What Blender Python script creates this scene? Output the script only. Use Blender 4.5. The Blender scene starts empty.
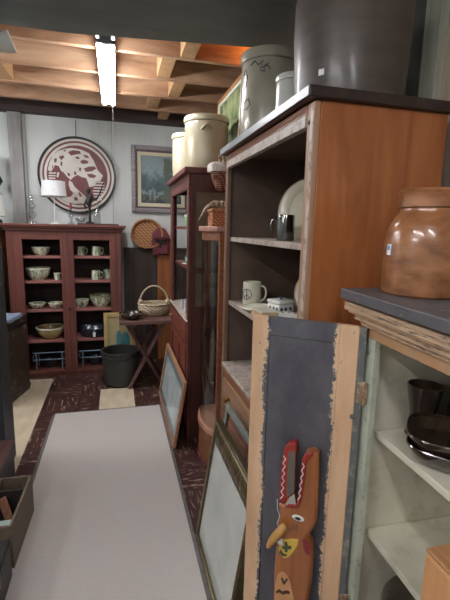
import bpy, bmesh, math, random
from mathutils import Matrix, Vector
random.seed(7)
PI = math.pi
SC = bpy.context.scene
COL = SC.collection
R = math.radians

# ------------------------------------------------------------------ materials
def lin(c):
    c = c / 255.0
    return c / 12.92 if c <= 0.04045 else ((c + 0.055) / 1.055) ** 2.4
def rgb(c): return (lin(c[0]), lin(c[1]), lin(c[2]), 1.0)

def newmat(name):
    m = bpy.data.materials.new(name); m.use_nodes = True
    nt = m.node_tree; b = nt.nodes['Principled BSDF']
    return m, nt, b
def coords(nt, scale=(1, 1, 1), rot=(0, 0, 0), loc=(0, 0, 0)):
    t = nt.nodes.new('ShaderNodeTexCoord'); mp = nt.nodes.new('ShaderNodeMapping')
    mp.inputs['Scale'].default_value = scale; mp.inputs['Rotation'].default_value = rot
    mp.inputs['Location'].default_value = loc
    nt.links.new(t.outputs['Object'], mp.inputs['Vector']); return mp.outputs['Vector']
def noise(nt, vec, sc=1, detail=4, rough=.6, dist=0):
    n = nt.nodes.new('ShaderNodeTexNoise'); n.inputs['Scale'].default_value = sc
    n.inputs['Detail'].default_value = detail; n.inputs['Roughness'].default_value = rough
    n.inputs['Distortion'].default_value = dist
    nt.links.new(vec, n.inputs['Vector']); return n.outputs['Fac']
def ramp(nt, fac, stops):
    r = nt.nodes.new('ShaderNodeValToRGB'); e = r.color_ramp.elements
    while len(e) < len(stops): e.new(.5)
    for i, (p, c) in enumerate(stops):
        e[i].position = p; e[i].color = rgb(c)
    nt.links.new(fac, r.inputs['Fac']); return r.outputs['Color']
def math_(nt, op, a, b=None, c=None):
    n = nt.nodes.new('ShaderNodeMath'); n.operation = op
    for i, v in enumerate((a, b, c)):
        if v is None: continue
        if isinstance(v, (int, float)): n.inputs[i].default_value = v
        else: nt.links.new(v, n.inputs[i])
    return n.outputs[0]
def mixc(nt, fac, a, b):
    n = nt.nodes.new('ShaderNodeMix'); n.data_type = 'RGBA'
    if isinstance(fac, (int, float)): n.inputs[0].default_value = fac
    else: nt.links.new(fac, n.inputs[0])
    for i, v in ((6, a), (7, b)):
        if isinstance(v, tuple): n.inputs[i].default_value = rgb(v)
        else: nt.links.new(v, n.inputs[i])
    return n.outputs[2]
def bump(nt, b, h, st=.3, d=.01):
    n = nt.nodes.new('ShaderNodeBump'); n.inputs['Strength'].default_value = st
    n.inputs['Distance'].default_value = d
    nt.links.new(h, n.inputs['Height']); nt.links.new(n.outputs[0], b.inputs['Normal'])
MC = {}
def pm(name, c1, c2=None, sc=(8, 8, 8), rough=.5, metal=0, lo=.3, hi=.7, bmp=0, detail=4, coat=0, c3=None, spec=.5, dist=0):
    if name in MC: return MC[name]
    m, nt, b = newmat(name)
    b.inputs['Roughness'].default_value = rough; b.inputs['Metallic'].default_value = metal
    b.inputs['Specular IOR Level'].default_value = spec
    b.inputs['Coat Weight'].default_value = coat; b.inputs['Coat Roughness'].default_value = .12
    v = coords(nt, sc); n = noise(nt, v, 1, detail, .6, dist)
    st = [(lo, c1), (hi, c2 or c1)]
    if c3: st = [(lo, c1), ((lo + hi) / 2, c2), (hi, c3)]
    nt.links.new(ramp(nt, n, st), b.inputs['Base Color'])
    if bmp: bump(nt, b, n, bmp, .004)
    MC[name] = m; return m
def wood(name, c1, c2, axis='Z', rough=.45, g=40, coat=0, c3=None, bmp=.15, spec=.5, lo=.3, hi=.7):
    s = {'X': (1.5, g, g), 'Y': (g, 1.5, g), 'Z': (g, g, 1.5)}[axis]
    return pm(name, c1, c2, s, rough, 0, lo, hi, bmp, 5, coat, c3, spec, .6)
def two(name, c1, c2, scale=14, lo=.48, hi=.55, rough=.6, bmp=.3, sc=(1, 1, 1), fine=None):
    """chipped paint: c1 with worn islands of c2"""
    if name in MC: return MC[name]
    m, nt, b = newmat(name); b.inputs['Roughness'].default_value = rough
    v = coords(nt, sc); n = noise(nt, v, scale, 8, .7)
    f = ramp(nt, n, [(lo, c1), (hi, c2)])
    n2 = noise(nt, v, scale * .35, 3)
    d = ramp(nt, n2, [(.3, (215, 215, 215)), (.7, (255, 255, 255))])
    mx = nt.nodes.new('ShaderNodeMix'); mx.data_type = 'RGBA'; mx.blend_type = 'MULTIPLY'; mx.inputs[0].default_value = 1
    nt.links.new(f, mx.inputs[6]); nt.links.new(d, mx.inputs[7])
    nt.links.new(mx.outputs[2], b.inputs['Base Color']); bump(nt, b, n, bmp, .003)
    MC[name] = m; return m
def glass(name, col=(248, 250, 250), rough=.02, alpha=.2):
    """thin clear pane: mostly transparent with glossy reflections"""
    if name in MC: return MC[name]
    m, nt, b = newmat(name); nt.nodes.remove(b)
    out = nt.nodes['Material Output']
    tr = nt.nodes.new('ShaderNodeBsdfTransparent'); tr.inputs[0].default_value = rgb(col)
    gl = nt.nodes.new('ShaderNodeBsdfGlossy'); gl.inputs['Roughness'].default_value = rough
    lw = nt.nodes.new('ShaderNodeLayerWeight'); lw.inputs[0].default_value = .5
    f2 = math_(nt, 'MULTIPLY_ADD', math_(nt, 'POWER', lw.outputs['Facing'], 5.0), .35, .04 + alpha * .08)
    mx = nt.nodes.new('ShaderNodeMixShader'); nt.links.new(f2, mx.inputs[0])
    nt.links.new(tr.outputs[0], mx.inputs[1]); nt.links.new(gl.outputs[0], mx.inputs[2])
    nt.links.new(mx.outputs[0], out.inputs[0]); MC[name] = m; return m
def emit(name, col, s):
    m, nt, b = newmat(name)
    b.inputs['Base Color'].default_value = (.8, .8, .8, 1)
    b.inputs['Emission Color'].default_value = rgb(col); b.inputs['Emission Strength'].default_value = s
    return m

# ------------------------------------------------------------------ mesh building
WM = {}
class B:
    def __init__(s): s.bm = bmesh.new()
    def _face(s, vs, mi=0):
        try: f = s.bm.faces.new(vs); f.material_index = mi; return f
        except ValueError: return None
    def box(s, x0, x1, y0, y1, z0, z1, mi=0, M=None):
        v = [s.bm.verts.new(p) for p in ((x0, y0, z0), (x1, y0, z0), (x1, y1, z0), (x0, y1, z0), (x0, y0, z1), (x1, y0, z1), (x1, y1, z1), (x0, y1, z1))]
        if M is not None:
            for q in v: q.co = M @ q.co
        for f in ((3, 2, 1, 0), (4, 5, 6, 7), (0, 1, 5, 4), (1, 2, 6, 5), (2, 3, 7, 6), (3, 0, 4, 7)): s._face([v[i] for i in f], mi)
        return s
    def bar(s, a, b, w, h, up=(0, 0, 1), mi=0):
        a = Vector(a); b = Vector(b); d = (b - a); L = d.length; d.normalize()
        u = Vector(up); sx = d.cross(u).normalized(); uz = sx.cross(d)
        M = Matrix((sx, d, uz)).transposed().to_4x4(); M.translation = a
        return s.box(-w / 2, w / 2, 0, L, -h / 2, h / 2, mi, M)
    def lathe(s, prof, c=(0, 0, 0), seg=40, mi=0, M=None, sx=1, sy=1, wob=None):
        rings = []
        for r, z in prof:
            if r < 1e-6: rings.append([s.bm.verts.new((c[0], c[1], c[2] + z))])
            else:
                rings.append([s.bm.verts.new((c[0] + r * sx * (wob(k / seg * 2 * PI) if wob else 1) * math.cos(2 * PI * k / seg), c[1] + r * sy * (wob(k / seg * 2 * PI) if wob else 1) * math.sin(2 * PI * k / seg), c[2] + z)) for k in range(seg)])
        for a, b in zip(rings, rings[1:]):
            for k in range(seg):
                k2 = (k + 1) % seg
                if len(a) == 1 and len(b) == 1: break
                if len(a) == 1: s._face([a[0], b[k2], b[k]], mi)
                elif len(b) == 1: s._face([a[k], a[k2], b[0]], mi)
                else: s._face([a[k], a[k2], b[k2], b[k]], mi)
        if M is not None:
            for rr in rings:
                for v in rr: v.co = M @ v.co
        return s
    def cyl(s, c, r, z0, z1, seg=24, mi=0, M=None):
        return s.lathe([(0, z0), (r, z0), (r, z1), (0, z1)], c, seg, mi, M)
    def tube(s, pts, r, seg=8, closed=False, mi=0, rs=None):
        pts = [Vector(p) for p in pts]; n = len(pts); rings = []; up = None
        for i, p in enumerate(pts):
            if closed: t = pts[(i + 1) % n] - pts[i - 1]
            else: t = pts[min(i + 1, n - 1)] - pts[max(i - 1, 0)]
            t.normalize()
            if up is None: up = Vector((0, 0, 1)) if abs(t.z) < .9 else Vector((1, 0, 0))
            sx = t.cross(up)
            if sx.length < 1e-4: sx = t.orthogonal()
            sx.normalize(); up = sx.cross(t).normalized()
            rr = rs[i] if rs else r
            rings.append([s.bm.verts.new(p + (sx * math.cos(2 * PI * k / seg) + up * math.sin(2 * PI * k / seg)) * rr) for k in range(seg)])
        m = n if closed else n - 1
        for i in range(m):
            a = rings[i]; b = rings[(i + 1) % n]
            for k in range(seg): s._face([a[k], b[k], b[(k + 1) % seg], a[(k + 1) % seg]], mi)
        if not closed:
            s._face(rings[0], mi); s._face(list(reversed(rings[-1])), mi)
        return s
    def pxz(s, pts, y0, y1, mi=0, M=None):
        """polygon in the local XZ plane extruded from y0 to y1"""
        a = [s.bm.verts.new((x, y0, z)) for x, z in pts]; b = [s.bm.verts.new((x, y1, z)) for x, z in pts]
        s._face(a, mi); s._face(list(reversed(b)), mi)
        for i in range(len(pts)):
            j = (i + 1) % len(pts); s._face([a[j], a[i], b[i], b[j]], mi)
        if M is not None:
            for q in a + b: q.co = M @ q.co
        return s
    def pxy(s, pts, z0, z1, mi=0):
        a = [s.bm.verts.new((x, y, z0)) for x, y in pts]; b = [s.bm.verts.new((x, y, z1)) for x, y in pts]
        s._face(list(reversed(a)), mi); s._face(b, mi)
        for i in range(len(pts)):
            j = (i + 1) % len(pts); s._face([a[i], a[j], b[j], b[i]], mi)
        return s
    def frame(s, x0, x1, z0, z1, w, y0, y1, mi=0, M=None):
        s.box(x0, x0 + w, y0, y1, z0, z1, mi, M); s.box(x1 - w, x1, y0, y1, z0, z1, mi, M)
        s.box(x0 + w, x1 - w, y0, y1, z1 - w, z1, mi, M); s.box(x0 + w, x1 - w, y0, y1, z0, z0 + w, mi, M)
        return s
    def xf(s, M):
        for v in s.bm.verts: v.co = M @ v.co
        return s
    def build(s, name, mats, parent=None, bev=0, local=False, o=None, angle=35, sub=0):
        bmesh.ops.recalc_face_normals(s.bm, faces=s.bm.faces)
        if parent is not None and not local:
            inv = WM[parent].inverted()
            for v in s.bm.verts: v.co = inv @ v.co
        if o is not None and parent is None and not local:
            for v in s.bm.verts: v.co -= Vector(o)
        me = bpy.data.meshes.new(name); s.bm.to_mesh(me); s.bm.free()
        for m in (mats if isinstance(mats, (list, tuple)) else [mats]): me.materials.append(m)
        me.shade_smooth(); me.set_sharp_from_angle(angle=R(angle))
        ob = bpy.data.objects.new(name, me); COL.objects.link(ob)
        if parent is not None: ob.parent = parent; WM[ob] = WM[parent]
        elif o is not None: ob.location = o; WM[ob] = Matrix.Translation(o)
        else: WM[ob] = Matrix()
        if bev:
            md = ob.modifiers.new('bevel', 'BEVEL'); md.width = bev; md.segments = 2; md.limit_method = 'ANGLE'; md.angle_limit = R(40)
        if sub:
            md = ob.modifiers.new('subd', 'SUBSURF'); md.levels = sub; md.render_levels = sub
        return ob

def thing(name, label, cat, loc=(0, 0, 0), rz=0, group=None):
    o = bpy.data.objects.new(name, None); COL.objects.link(o); o.empty_display_size = .05
    o.location = loc; o.rotation_euler = (0, 0, rz); o['label'] = label; o['category'] = cat
    if group: o['group'] = group
    WM[o] = Matrix.Translation(loc) @ Matrix.Rotation(rz, 4, 'Z'); return o
def tag(o, label, cat, group=None, kind=None):
    o['label'] = label; o['category'] = cat
    if group: o['group'] = group
    if kind: o['kind'] = kind
    return o
def struct(o): o['kind'] = 'structure'; return o
def dup(root, loc, label, rz=None, group=None, scale=None):
    r = root.copy(); COL.objects.link(r); r.location = loc; r['label'] = label
    if rz is not None: r.rotation_euler = (0, 0, rz)
    if group: r['group'] = group
    if scale: r.scale = (scale,) * 3
    for ch in list(root.children):
        c = ch.copy(); COL.objects.link(c); c.parent = r
        for g in ch.children:
            d = g.copy(); COL.objects.link(d); d.parent = c
    return r
def arc(c, r, a0, a1, n, plane='XZ', sq=1):
    out = []
    for i in range(n + 1):
        a = a0 + (a1 - a0) * i / n; x = r * math.cos(a); z = r * math.sin(a) * sq
        out.append((c[0] + x, c[1], c[2] + z) if plane == 'XZ' else ((c[0], c[1] + x, c[2] + z) if plane == 'YZ' else (c[0] + x, c[1] + z, c[2])))
    return out

# colours ------------------------------------------------------------------
m_redwood = wood('red_stained_wood', (92, 50, 42), (120, 70, 60), 'Z', .5)
m_redwoodX = wood('red_stained_wood_rail', (92, 50, 42), (120, 70, 60), 'X', .5)
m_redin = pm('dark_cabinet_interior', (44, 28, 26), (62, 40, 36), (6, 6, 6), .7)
m_shelfpink = wood('worn_pink_shelf_edge', (134, 84, 78), (160, 108, 100), 'X', .6)
m_dark = wood('dark_mahogany', (60, 31, 27), (88, 50, 42), 'Z', .4)
m_darkY = wood('dark_mahogany_rail', (74, 34, 32), (112, 62, 54), 'Y', .4)
m_reddoor = wood('red_brown_doors', (92, 42, 34), (124, 62, 50), 'Z', .4)
m_orange = wood('orange_varnished_pine', (134, 76, 34), (160, 94, 50), 'Z', .35, 12, .25, (178, 112, 66))
m_orangeY = wood('orange_varnished_rail', (112, 66, 42), (146, 94, 64), 'Y', .4)
m_int = pm('brown_cabinet_interior', (86, 68, 58), (106, 86, 74), (5, 5, 5), .7)
m_slab = pm('black_brown_top', (34, 24, 24), (58, 42, 40), (20, 20, 20), .3)
m_worn_sheen = two('worn_and_sheen_edge', (196, 182, 170), (156, 134, 118), 30, .5, .62, .45)  # wear on shelves and counters; painted reflection on the pine cabinet's rail and strip
m_black = pm('black_metal', (20, 20, 22), (34, 34, 36), (10, 10, 10), .4)
m_crock = pm('cream_stoneware', (156, 146, 118), (178, 167, 138), (6, 6, 3), .3, coat=.3)
m_white = pm('white_enamel', (222, 222, 214), (236, 236, 228), (6, 6, 6), .3, coat=.2)
m_green = pm('pale_green_pottery', (176, 190, 160), (206, 214, 190), (14, 14, 4), .3, coat=.4)
m_paper = pm('white_paper', (225, 226, 226), (240, 240, 240), (9, 9, 9), .7)
m_brownglaze = pm('dark_brown_glaze', (38, 29, 24), (60, 45, 36), (14, 14, 6), .14, coat=.8)
m_brass = pm('aged_brass', (120, 88, 44), (160, 122, 66), (20, 20, 20), .35, 1)
m_glass = glass('clear_pane')
m_clear = glass('cut_clear_glass', (244, 248, 250), .08, 2.0)

# ------------------------------------------------------------------ room shell
ROOMX0, ROOMX1, ROOMY0, ROOMY1 = -3.6, 1.12, -1.9, 4.5
def m_floor():
    m, nt, b = newmat('marbled_maroon_tile'); b.inputs['Roughness'].default_value = .38
    T = 3.35   # tiles per metre / 0.3 m tile
    v = coords(nt, (1, 1, 1), loc=(.02, .04, 0))
    sep = nt.nodes.new('ShaderNodeSeparateXYZ'); nt.links.new(v, sep.inputs[0])
    tx = math_(nt, 'FLOOR', math_(nt, 'MULTIPLY', sep.outputs[0], T)); ty = math_(nt, 'FLOOR', math_(nt, 'MULTIPLY', sep.outputs[1], T))
    ck = math_(nt, 'FLOORED_MODULO', math_(nt, 'ADD', tx, ty), 2.0)
    def streak(s, o):
        c = coords(nt, s, loc=(o, o, 0)); n = noise(nt, c, 1, 3, .6, 1.2)
        return ramp(nt, n, [(.52, (74, 46, 42)), (.60, (98, 68, 62)), (.65, (190, 164, 150))])
    col = mixc(nt, ck, streak((7, 44, 1), 0), streak((44, 7, 1), 3))
    n3 = noise(nt, coords(nt, (30, 30, 30)), 1, 5)
    dk = ramp(nt, n3, [(.35, (190, 190, 190)), (.65, (255, 255, 255))])
    mx = nt.nodes.new('ShaderNodeMix'); mx.data_type = 'RGBA'; mx.blend_type = 'MULTIPLY'; mx.inputs[0].default_value = 1
    nt.links.new(col, mx.inputs[6]); nt.links.new(dk, mx.inputs[7])
    # joints
    fx = math_(nt, 'FRACT', math_(nt, 'MULTIPLY', sep.outputs[0], T)); fy = math_(nt, 'FRACT', math_(nt, 'MULTIPLY', sep.outputs[1], T))
    j = math_(nt, 'MAXIMUM', math_(nt, 'LESS_THAN', fx, .014), math_(nt, 'LESS_THAN', fy, .014))
    nt.links.new(mixc(nt, j, mx.outputs[2], (24, 14, 14)), b.inputs['Base Color'])
    return m
m_beige = pm('beige_vinyl_tile', (194, 178, 150), (218, 204, 178), (14, 5, 5), .45, detail=6)
fb = B()
# one floor mesh: maroon tile with inlaid beige squares (cells of different material)
xs = [ROOMX0, -2.6, -.605, -.16, .125, ROOMX1]; ys = [ROOMY0, -.6, 2.2, 3.21, 3.66, 4.03, ROOMY1]
gv = {}
for i, x in enumerate(xs):
    for j, y in enumerate(ys): gv[i, j] = fb.bm.verts.new((x, y, 0))
for i in range(len(xs) - 1):
    for j in range(len(ys) - 1):
        beige = (i == 1 and 2 <= j <= 4) or (i == 3 and j == 3)
        fb._face([gv[i, j], gv[i + 1, j], gv[i + 1, j + 1], gv[i, j + 1]], 1 if beige else 0)
struct(fb.build('floor', [m_floor(), m_beige]))

m_wall = pm('pale_grey_painted_boards', (178, 188, 190), (196, 204, 204), (2, 2, 2), .6)
def board_wall():
    m, nt, b = newmat('pale_board_wall'); b.inputs['Roughness'].default_value = .6
    v = coords(nt); sep = nt.nodes.new('ShaderNodeSeparateXYZ'); nt.links.new(v, sep.inputs[0])
    f = math_(nt, 'FRACT', math_(nt, 'MULTIPLY', math_(nt, 'ADD', sep.outputs[0], 4.02), 1.25))
    seam = math_(nt, 'LESS_THAN', f, .008)
    n = noise(nt, coords(nt, (8, 8, 1)), 1, 4)
    c = ramp(nt, n, [(.3, (204, 210, 208)), (.7, (220, 224, 222))])
    nt.links.new(mixc(nt, seam, c, (158, 164, 162)), b.inputs['Base Color']); return m
struct(B().box(ROOMX0, ROOMX1, ROOMY1, ROOMY1 + .1, 0, 2.72).build('wall_back', board_wall()))
m_barn = wood('grey_brown_weathered_boards', (150, 134, 116), (196, 180, 158), 'Z', .7, 12)
struct(B().box(ROOMX1, ROOMX1 + .1, ROOMY0, ROOMY1, 0, 2.72).build('wall_right', m_barn))
struct(B().box(ROOMX0 - .1, ROOMX0, ROOMY0, ROOMY1, 0, 2.72).build('wall_left', m_wall))
struct(B().box(ROOMX0, ROOMX1, ROOMY0 - .1, ROOMY0, 0, 2.72).build('wall_front', m_wall))
m_sub = wood('dark_subfloor_boards', (70, 46, 34), (100, 68, 48), 'Y', .8, 12)
ceil = struct(B().box(ROOMX0, ROOMX1, ROOMY0, ROOMY1, 2.69, 2.76).build('ceiling', m_sub))
m_joist = wood('raw_orange_joist', (128, 92, 66), (176, 138, 108), 'X', .75, 9, c3=(204, 170, 138))
m_block = wood('yellow_pine_block', (166, 128, 86), (194, 156, 112), 'Z', .7, 20)
for y in (2.76, 3.17, 3.585, 3.99):
    B().box(ROOMX0 + .002, ROOMX1 - .002, y, y + .04, 2.5, 2.688).build('joist', m_joist, ceil, .002)
B().box(ROOMX0 + .002, ROOMX1 - .002, 2.44, 2.48, 2.5, 2.688).build('joist', m_joist, ceil, .002)
for x, y in ((.44, 3.21), (.30, 3.625), (.43, 4.03), (.31, 2.80), (.415, 2.485), (-.80, 3.21), (-1.6, 2.80), (-1.5, 3.625)):
    if y < 2.6: B().box(x, x + .09, 2.482, 2.758, 2.5, 2.687).build('blocking', m_block, ceil, .002)
    elif y < 4: B().box(x, x + .09, y + .001, y + .372, 2.51, 2.687).build('blocking', m_block, ceil, .002)
    else: B().box(x, x + .09, y + .001, y + .3, 2.51, 2.687).build('blocking', m_block, ceil, .002)
m_grey = pm('dark_green_grey_paint', (102, 112, 114), (124, 132, 132), (3, 8, 3), .6, detail=6)
m_header = wood('dark_header_beam', (52, 40, 38), (78, 62, 58), 'X', .7)
sof = B()
sof.pxy([(ROOMX0, 1.0), (ROOMX1, 1.0), (ROOMX1, 2.2), (-.2, 2.385), (ROOMX0, 2.385)], 2.4, 2.688)
struct(sof.build('trim_1', m_grey, bev=.01))
struct(B().box(ROOMX0, ROOMX1, 4.38, 4.499, 2.49, 2.688).build('trim_2', m_header))
m_post = pm('grey_whitewashed_post', (132, 130, 126), (168, 168, 166), (10, 10, 2), .7)
struct(B().box(-.955, -.84, 4.43, 4.495, 0, 2.489).build('trim_3', m_post, bev=.003))
m_wains = wood('dark_striped_wainscot', (44, 34, 30), (88, 74, 66), 'Z', .6, 26)
wn = B().box(.075, 1.1, 4.47, 4.499, 0, 1.215).box(.075, 1.1, 4.46, 4.499, 1.216, 1.235)
struct(wn.build('trim_4', m_wains))
struct(B().box(1.085, 1.119, 1.30, 1.375, 0, 2.39).build('trim_5', wood('pale_green_grey_post', (150, 152, 136), (184, 182, 166), 'Z', .6)))
struct(B().box(1.095, 1.119, 1.38, 1.46, 0, 2.39).build('trim_6', wood('dark_green_board', (44, 52, 46), (70, 72, 62), 'Z', .7)))

# ------------------------------------------------------------------ fluorescent lamps
m_tube = emit('fluorescent_tube', (252, 252, 255), 45)
m_fix = pm('grey_enamelled_fixture', (110, 112, 114), (128, 130, 132), (4, 4, 4), .4)
def lamp(loc, label, dark=False):
    t = thing('fluorescent_light', label, 'ceiling light', loc, 0)
    b = B(); b.box(-.03, .03, 0, 1.15, .0, .05)
    b.box(-.052, -.03, 0, 1.15, .025, .035); b.box(.03, .052, 0, 1.15, .025, .035)
    b.build('reflector', m_fix, t, .004, local=True)
    for s in (-.032, .032):
        B().lathe([(0, 0), (.015, 0), (.015, 1.10), (0, 1.10)], (0, 0, 0), 16, 0, Matrix.Translation((s, .025, -.012)) @ Matrix.Rotation(-PI / 2, 4, 'X')).build('tube', m_tube, t, local=True)
    for y in (.0, 1.13):
        B().box(-.05, .05, y, y + .02, -.016, .004).build('end_cap', m_fix, t, .002, local=True)
    for y in (.2, 1.0):
        B().box(-.008, .008, y - .004, y + .004, .05, 2.5 - loc[2] + .1).build('hanger', m_black, t, local=True)
    return t
l1 = lamp((-.03, 2.445, 2.42), 'lit white two-tube fluorescent shop light hanging under the joists')
B().tube([(-.0, 3.58, 2.415), (.0, 3.59, 2.2), (.003, 3.60, 1.78)], .0009, 5).build('pull_cord', pm('grey_cord', (120, 120, 120)), l1)
l2 = lamp((-.95, -.55, 2.34), 'lit fluorescent shop light behind the camera'); 
l3 = lamp((-1.45, 2.6, 2.40), 'lit fluorescent shop light over the far left aisle')
l4 = lamp((-.05, -1.25, 2.34), 'added unseen fluorescent fill light at the rear right of the shop')  # unseen fixture added to fill the room with light
l5 = lamp((-2.6, 2.6, 2.40), 'added unseen fluorescent fill light at the far left of the shop')  # out of view, added for more fill from the left
l6 = lamp((-2.6, -.9, 2.34), 'added unseen fluorescent fill light at the rear left of the shop')  # another unseen fill fixture, added to brighten the scene

# ------------------------------------------------------------------ rug
def m_rug():
    m, nt, b = newmat('greige_woven_rug'); b.inputs['Roughness'].default_value = .95
    n = noise(nt, coords(nt, (260, 260, 260)), 1, 3); n2 = noise(nt, coords(nt, (2.5, 1.2, 1)), 1, 4)
    c = mixc(nt, n2, ramp(nt, n, [(.3, (164, 156, 150)), (.7, (198, 191, 186))]), ramp(nt, n, [(.3, (174, 166, 161)), (.7, (206, 199, 194))]))
    nt.links.new(c, b.inputs['Base Color']); bump(nt, b, n, .4, .003); return m
rg = thing('runner_rug', 'long plain greige runner rug lying down the aisle floor', 'rug', (-.08, 1.4, 0))
B().box(-.482, .318, -.8, 3.205, .0005, .008).build('rug_pile', m_rug(), rg, .002)
B().box(-.50, -.482, -.8, 3.21, .0005, .009).box(.318, .335, -.8, 3.21, .0005, .009).box(-.482, .318, 3.205, 3.212, .0005, .009).build('rug_binding', pm('rug_grey_binding', (92, 88, 86), (116, 110, 106), (60, 60, 60), .9), rg)

# ------------------------------------------------------------------ red open cabinet at the back
rc = thing('display_cabinet', 'red-stained wooden two-door display cabinet full of green pottery against back wall', 'cabinet', (-.45, 4.25, 0))
Y0 = 4.09
c = B()
c.box(-.955, -.93, Y0 + .022, 4.42, 0, 1.40).box(.02, .045, Y0 + .022, 4.42, 0, 1.40)
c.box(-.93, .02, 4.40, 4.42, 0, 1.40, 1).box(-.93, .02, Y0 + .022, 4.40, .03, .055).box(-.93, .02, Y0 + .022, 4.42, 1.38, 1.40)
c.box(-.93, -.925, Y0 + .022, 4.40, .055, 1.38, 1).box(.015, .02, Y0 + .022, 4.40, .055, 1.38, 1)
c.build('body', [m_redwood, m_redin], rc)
B().box(-.955, .045, Y0, Y0 + .021, 0, .03).box(-.955, -.905, Y0, Y0 + .021, .03, 1.40).box(-.005, .045, Y0, Y0 + .021, .03, 1.40).box(-.905, -.005, Y0, Y0 + .021, 1.365, 1.40).build('face_frame', m_redwood, rc, .002)
co = B(); co.box(-.975, .065, Y0 - .02, 4.42, 1.40, 1.425).box(-.99, .085, Y0 - .04, 4.42, 1.425, 1.44).box(-1.0, .098, Y0 - .05, 4.43, 1.44, 1.462)
co.build('cornice', m_redwoodX, rc, .004)
for x0, x1, a0, a1 in ((-.904, -.441, -.825, -.50), (-.439, -.006, -.385, -.058)):
    d = B(); d.box(x0, a0, Y0 - .004, Y0 + .018, .031, 1.364).box(a1, x1, Y0 - .004, Y0 + .018, .031, 1.364)
    d.box(a0, a1, Y0 - .004, Y0 + .018, 1.32, 1.364).box(a0, a1, Y0 - .004, Y0 + .018, .031, .056)
    dd = d.build('door', m_redwood, rc, .002)
    if x0 < -.5: B().box(-.455, -.425, Y0 - .018, Y0 - .005, .66, .682).build('latch', m_dark, dd, .002)
for z in (1.169, .936, .66, .358):
    B().box(-.923, .013, Y0 + .026, 4.398, z - .024, z - .002).build('shelf', m_shelfpink, rc, .001)

# crackle green drip pottery
def m_drip():
    m, nt, b = newmat('green_drip_pottery'); b.inputs['Roughness'].default_value = .25; b.inputs['Coat Weight'].default_value = .4
    v = coords(nt, (46, 46, 9)); n = noise(nt, v, 1, 3, .6, .3)
    nt.links.new(ramp(nt, n, [(.42, (222, 224, 202)), (.52, (188, 198, 168)), (.64, (100, 122, 96))]), b.inputs['Base Color']); return m
m_dripm = m_drip()
m_creamrim = pm('cream_glaze_rim', (216, 214, 192), (230, 228, 208), (10, 10, 10), .25)
m_yellow = pm('yellow_ware', (176, 162, 104), (204, 190, 132), (9, 9, 9), .3, coat=.4)
def bowl(name, label, cat, loc, r, h, mat, rimm=None, group=None, flare=1.0, seg=40):
    t = thing(name, label, cat, loc, random.random() * 3, group)
    B().lathe([(0, .002), (r * .55, .0), (r * .60, .008), (r * .86, h * .42), (r * .96, h * .8), (r * .975, h * .9), (r * .94, h * .9), (r * .83, h * .42), (r * .52, .02), (0, .016)], seg=seg).build('bowl_body', mat, t, local=True)
    B().lathe([(r * .965, h * .86), (r * 1.0 * flare, h * .88), (r * 1.0 * flare, h), (r * .93, h), (r * .93, h * .88)], seg=seg).build('rim', rimm or mat, t, local=True)
    return t
def mug(name, label, loc, r, h, mat, ha=0, cat='mug', group=None, hm=None):
    t = thing(name, label, cat, loc, ha, group)
    B().lathe([(0, .002), (r * .94, 0), (r, .006), (r, h * .5), (r * .97, h * .96), (r * .94, h), (r * .88, h), (r * .88, .01), (0, .008)], seg=36).build('cup', mat, t, local=True)
    B().tube([(r * .93, 0, h * .82), (r * 1.3, 0, h * .88), (r * 1.62, 0, h * .7), (r * 1.62, 0, h * .42), (r * 1.3, 0, h * .22), (r * .95, 0, h * .2)], r * .12, 8).build('handle', hm or mat, t, local=True, sub=1)
    return t
G1 = 'green drip glazed pottery in the red cabinet'
ZS = [1.1675, .9345, .6585, .3565, .056]
bowl('mixing_bowl', 'green streaked bowl alone on top left shelf of red cabinet', 'bowl', (-.688, 4.22, ZS[0]), .083, .078, m_dripm, m_creamrim, G1)
bowl('mixing_bowl', 'large green streaked bowl on second left shelf of red cabinet', 'bowl', (-.723, 4.23, ZS[1]), .112, .115, m_dripm, m_creamrim, G1)
bowl('low_bowl', 'low cream and green ramekin at left of third shelf', 'bowl', (-.745, 4.21, ZS[2]), .078, .052, m_dripm, m_creamrim, G1)
bowl('low_bowl', 'low cream and green ramekin beside the centre post on third shelf', 'bowl', (-.575, 4.21, ZS[2]), .074, .052, m_dripm, m_creamrim, G1)
bowl('mixing_bowl', 'small green drip bowl right of the centre latch', 'bowl', (-.335, 4.21, ZS[2]), .066, .078, m_dripm, m_creamrim, G1)
bowl('mixing_bowl', 'large green drip bowl with olive rim on third right shelf', 'bowl', (-.155, 4.24, ZS[2]), .11, .118, m_dripm, pm('olive_rim', (128, 128, 96), (150, 148, 112)), G1)
bowl('mixing_bowl', 'wide yellow ware bowl on the fourth left shelf of red cabinet', 'bowl', (-.64, 4.24, ZS[3]), .135, .11, m_yellow, m_creamrim)
mug('mug', 'green drip mug behind left on top right shelf', (-.325, 4.23, ZS[0]), .037, .086, m_dripm, R(-20), group=G1)
mug('mug', 'green drip mug at right end of top right shelf', (-.185, 4.20, ZS[0]), .043, .09, m_dripm, R(-10), group=G1)
mug('mug', 'green drip mug in front on second right shelf', (-.195, 4.18, ZS[1]), .042, .09, m_dripm, R(-15), group=G1)
mug('mug', 'green drip mug tucked behind the right stile, second shelf', (-.085, 4.27, ZS[1]), .042, .092, m_dripm, R(60), group=G1)
t = thing('ramekin', 'tiny cream straight-sided cup beside large bowl on second shelf', 'cup', (-.548, 4.19, ZS[1]), 0, G1)
B().lathe([(0, 0), (.028, 0), (.033, .06), (.028, .06), (.025, .008), (0, .008)], seg=28).build('cup', m_dripm, t, local=True)
B().lathe([(.0325, .058), (.035, .06), (.034, .066), (.027, .066), (.027, .058)], seg=28).build('rim', m_creamrim, t, local=True)
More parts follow.
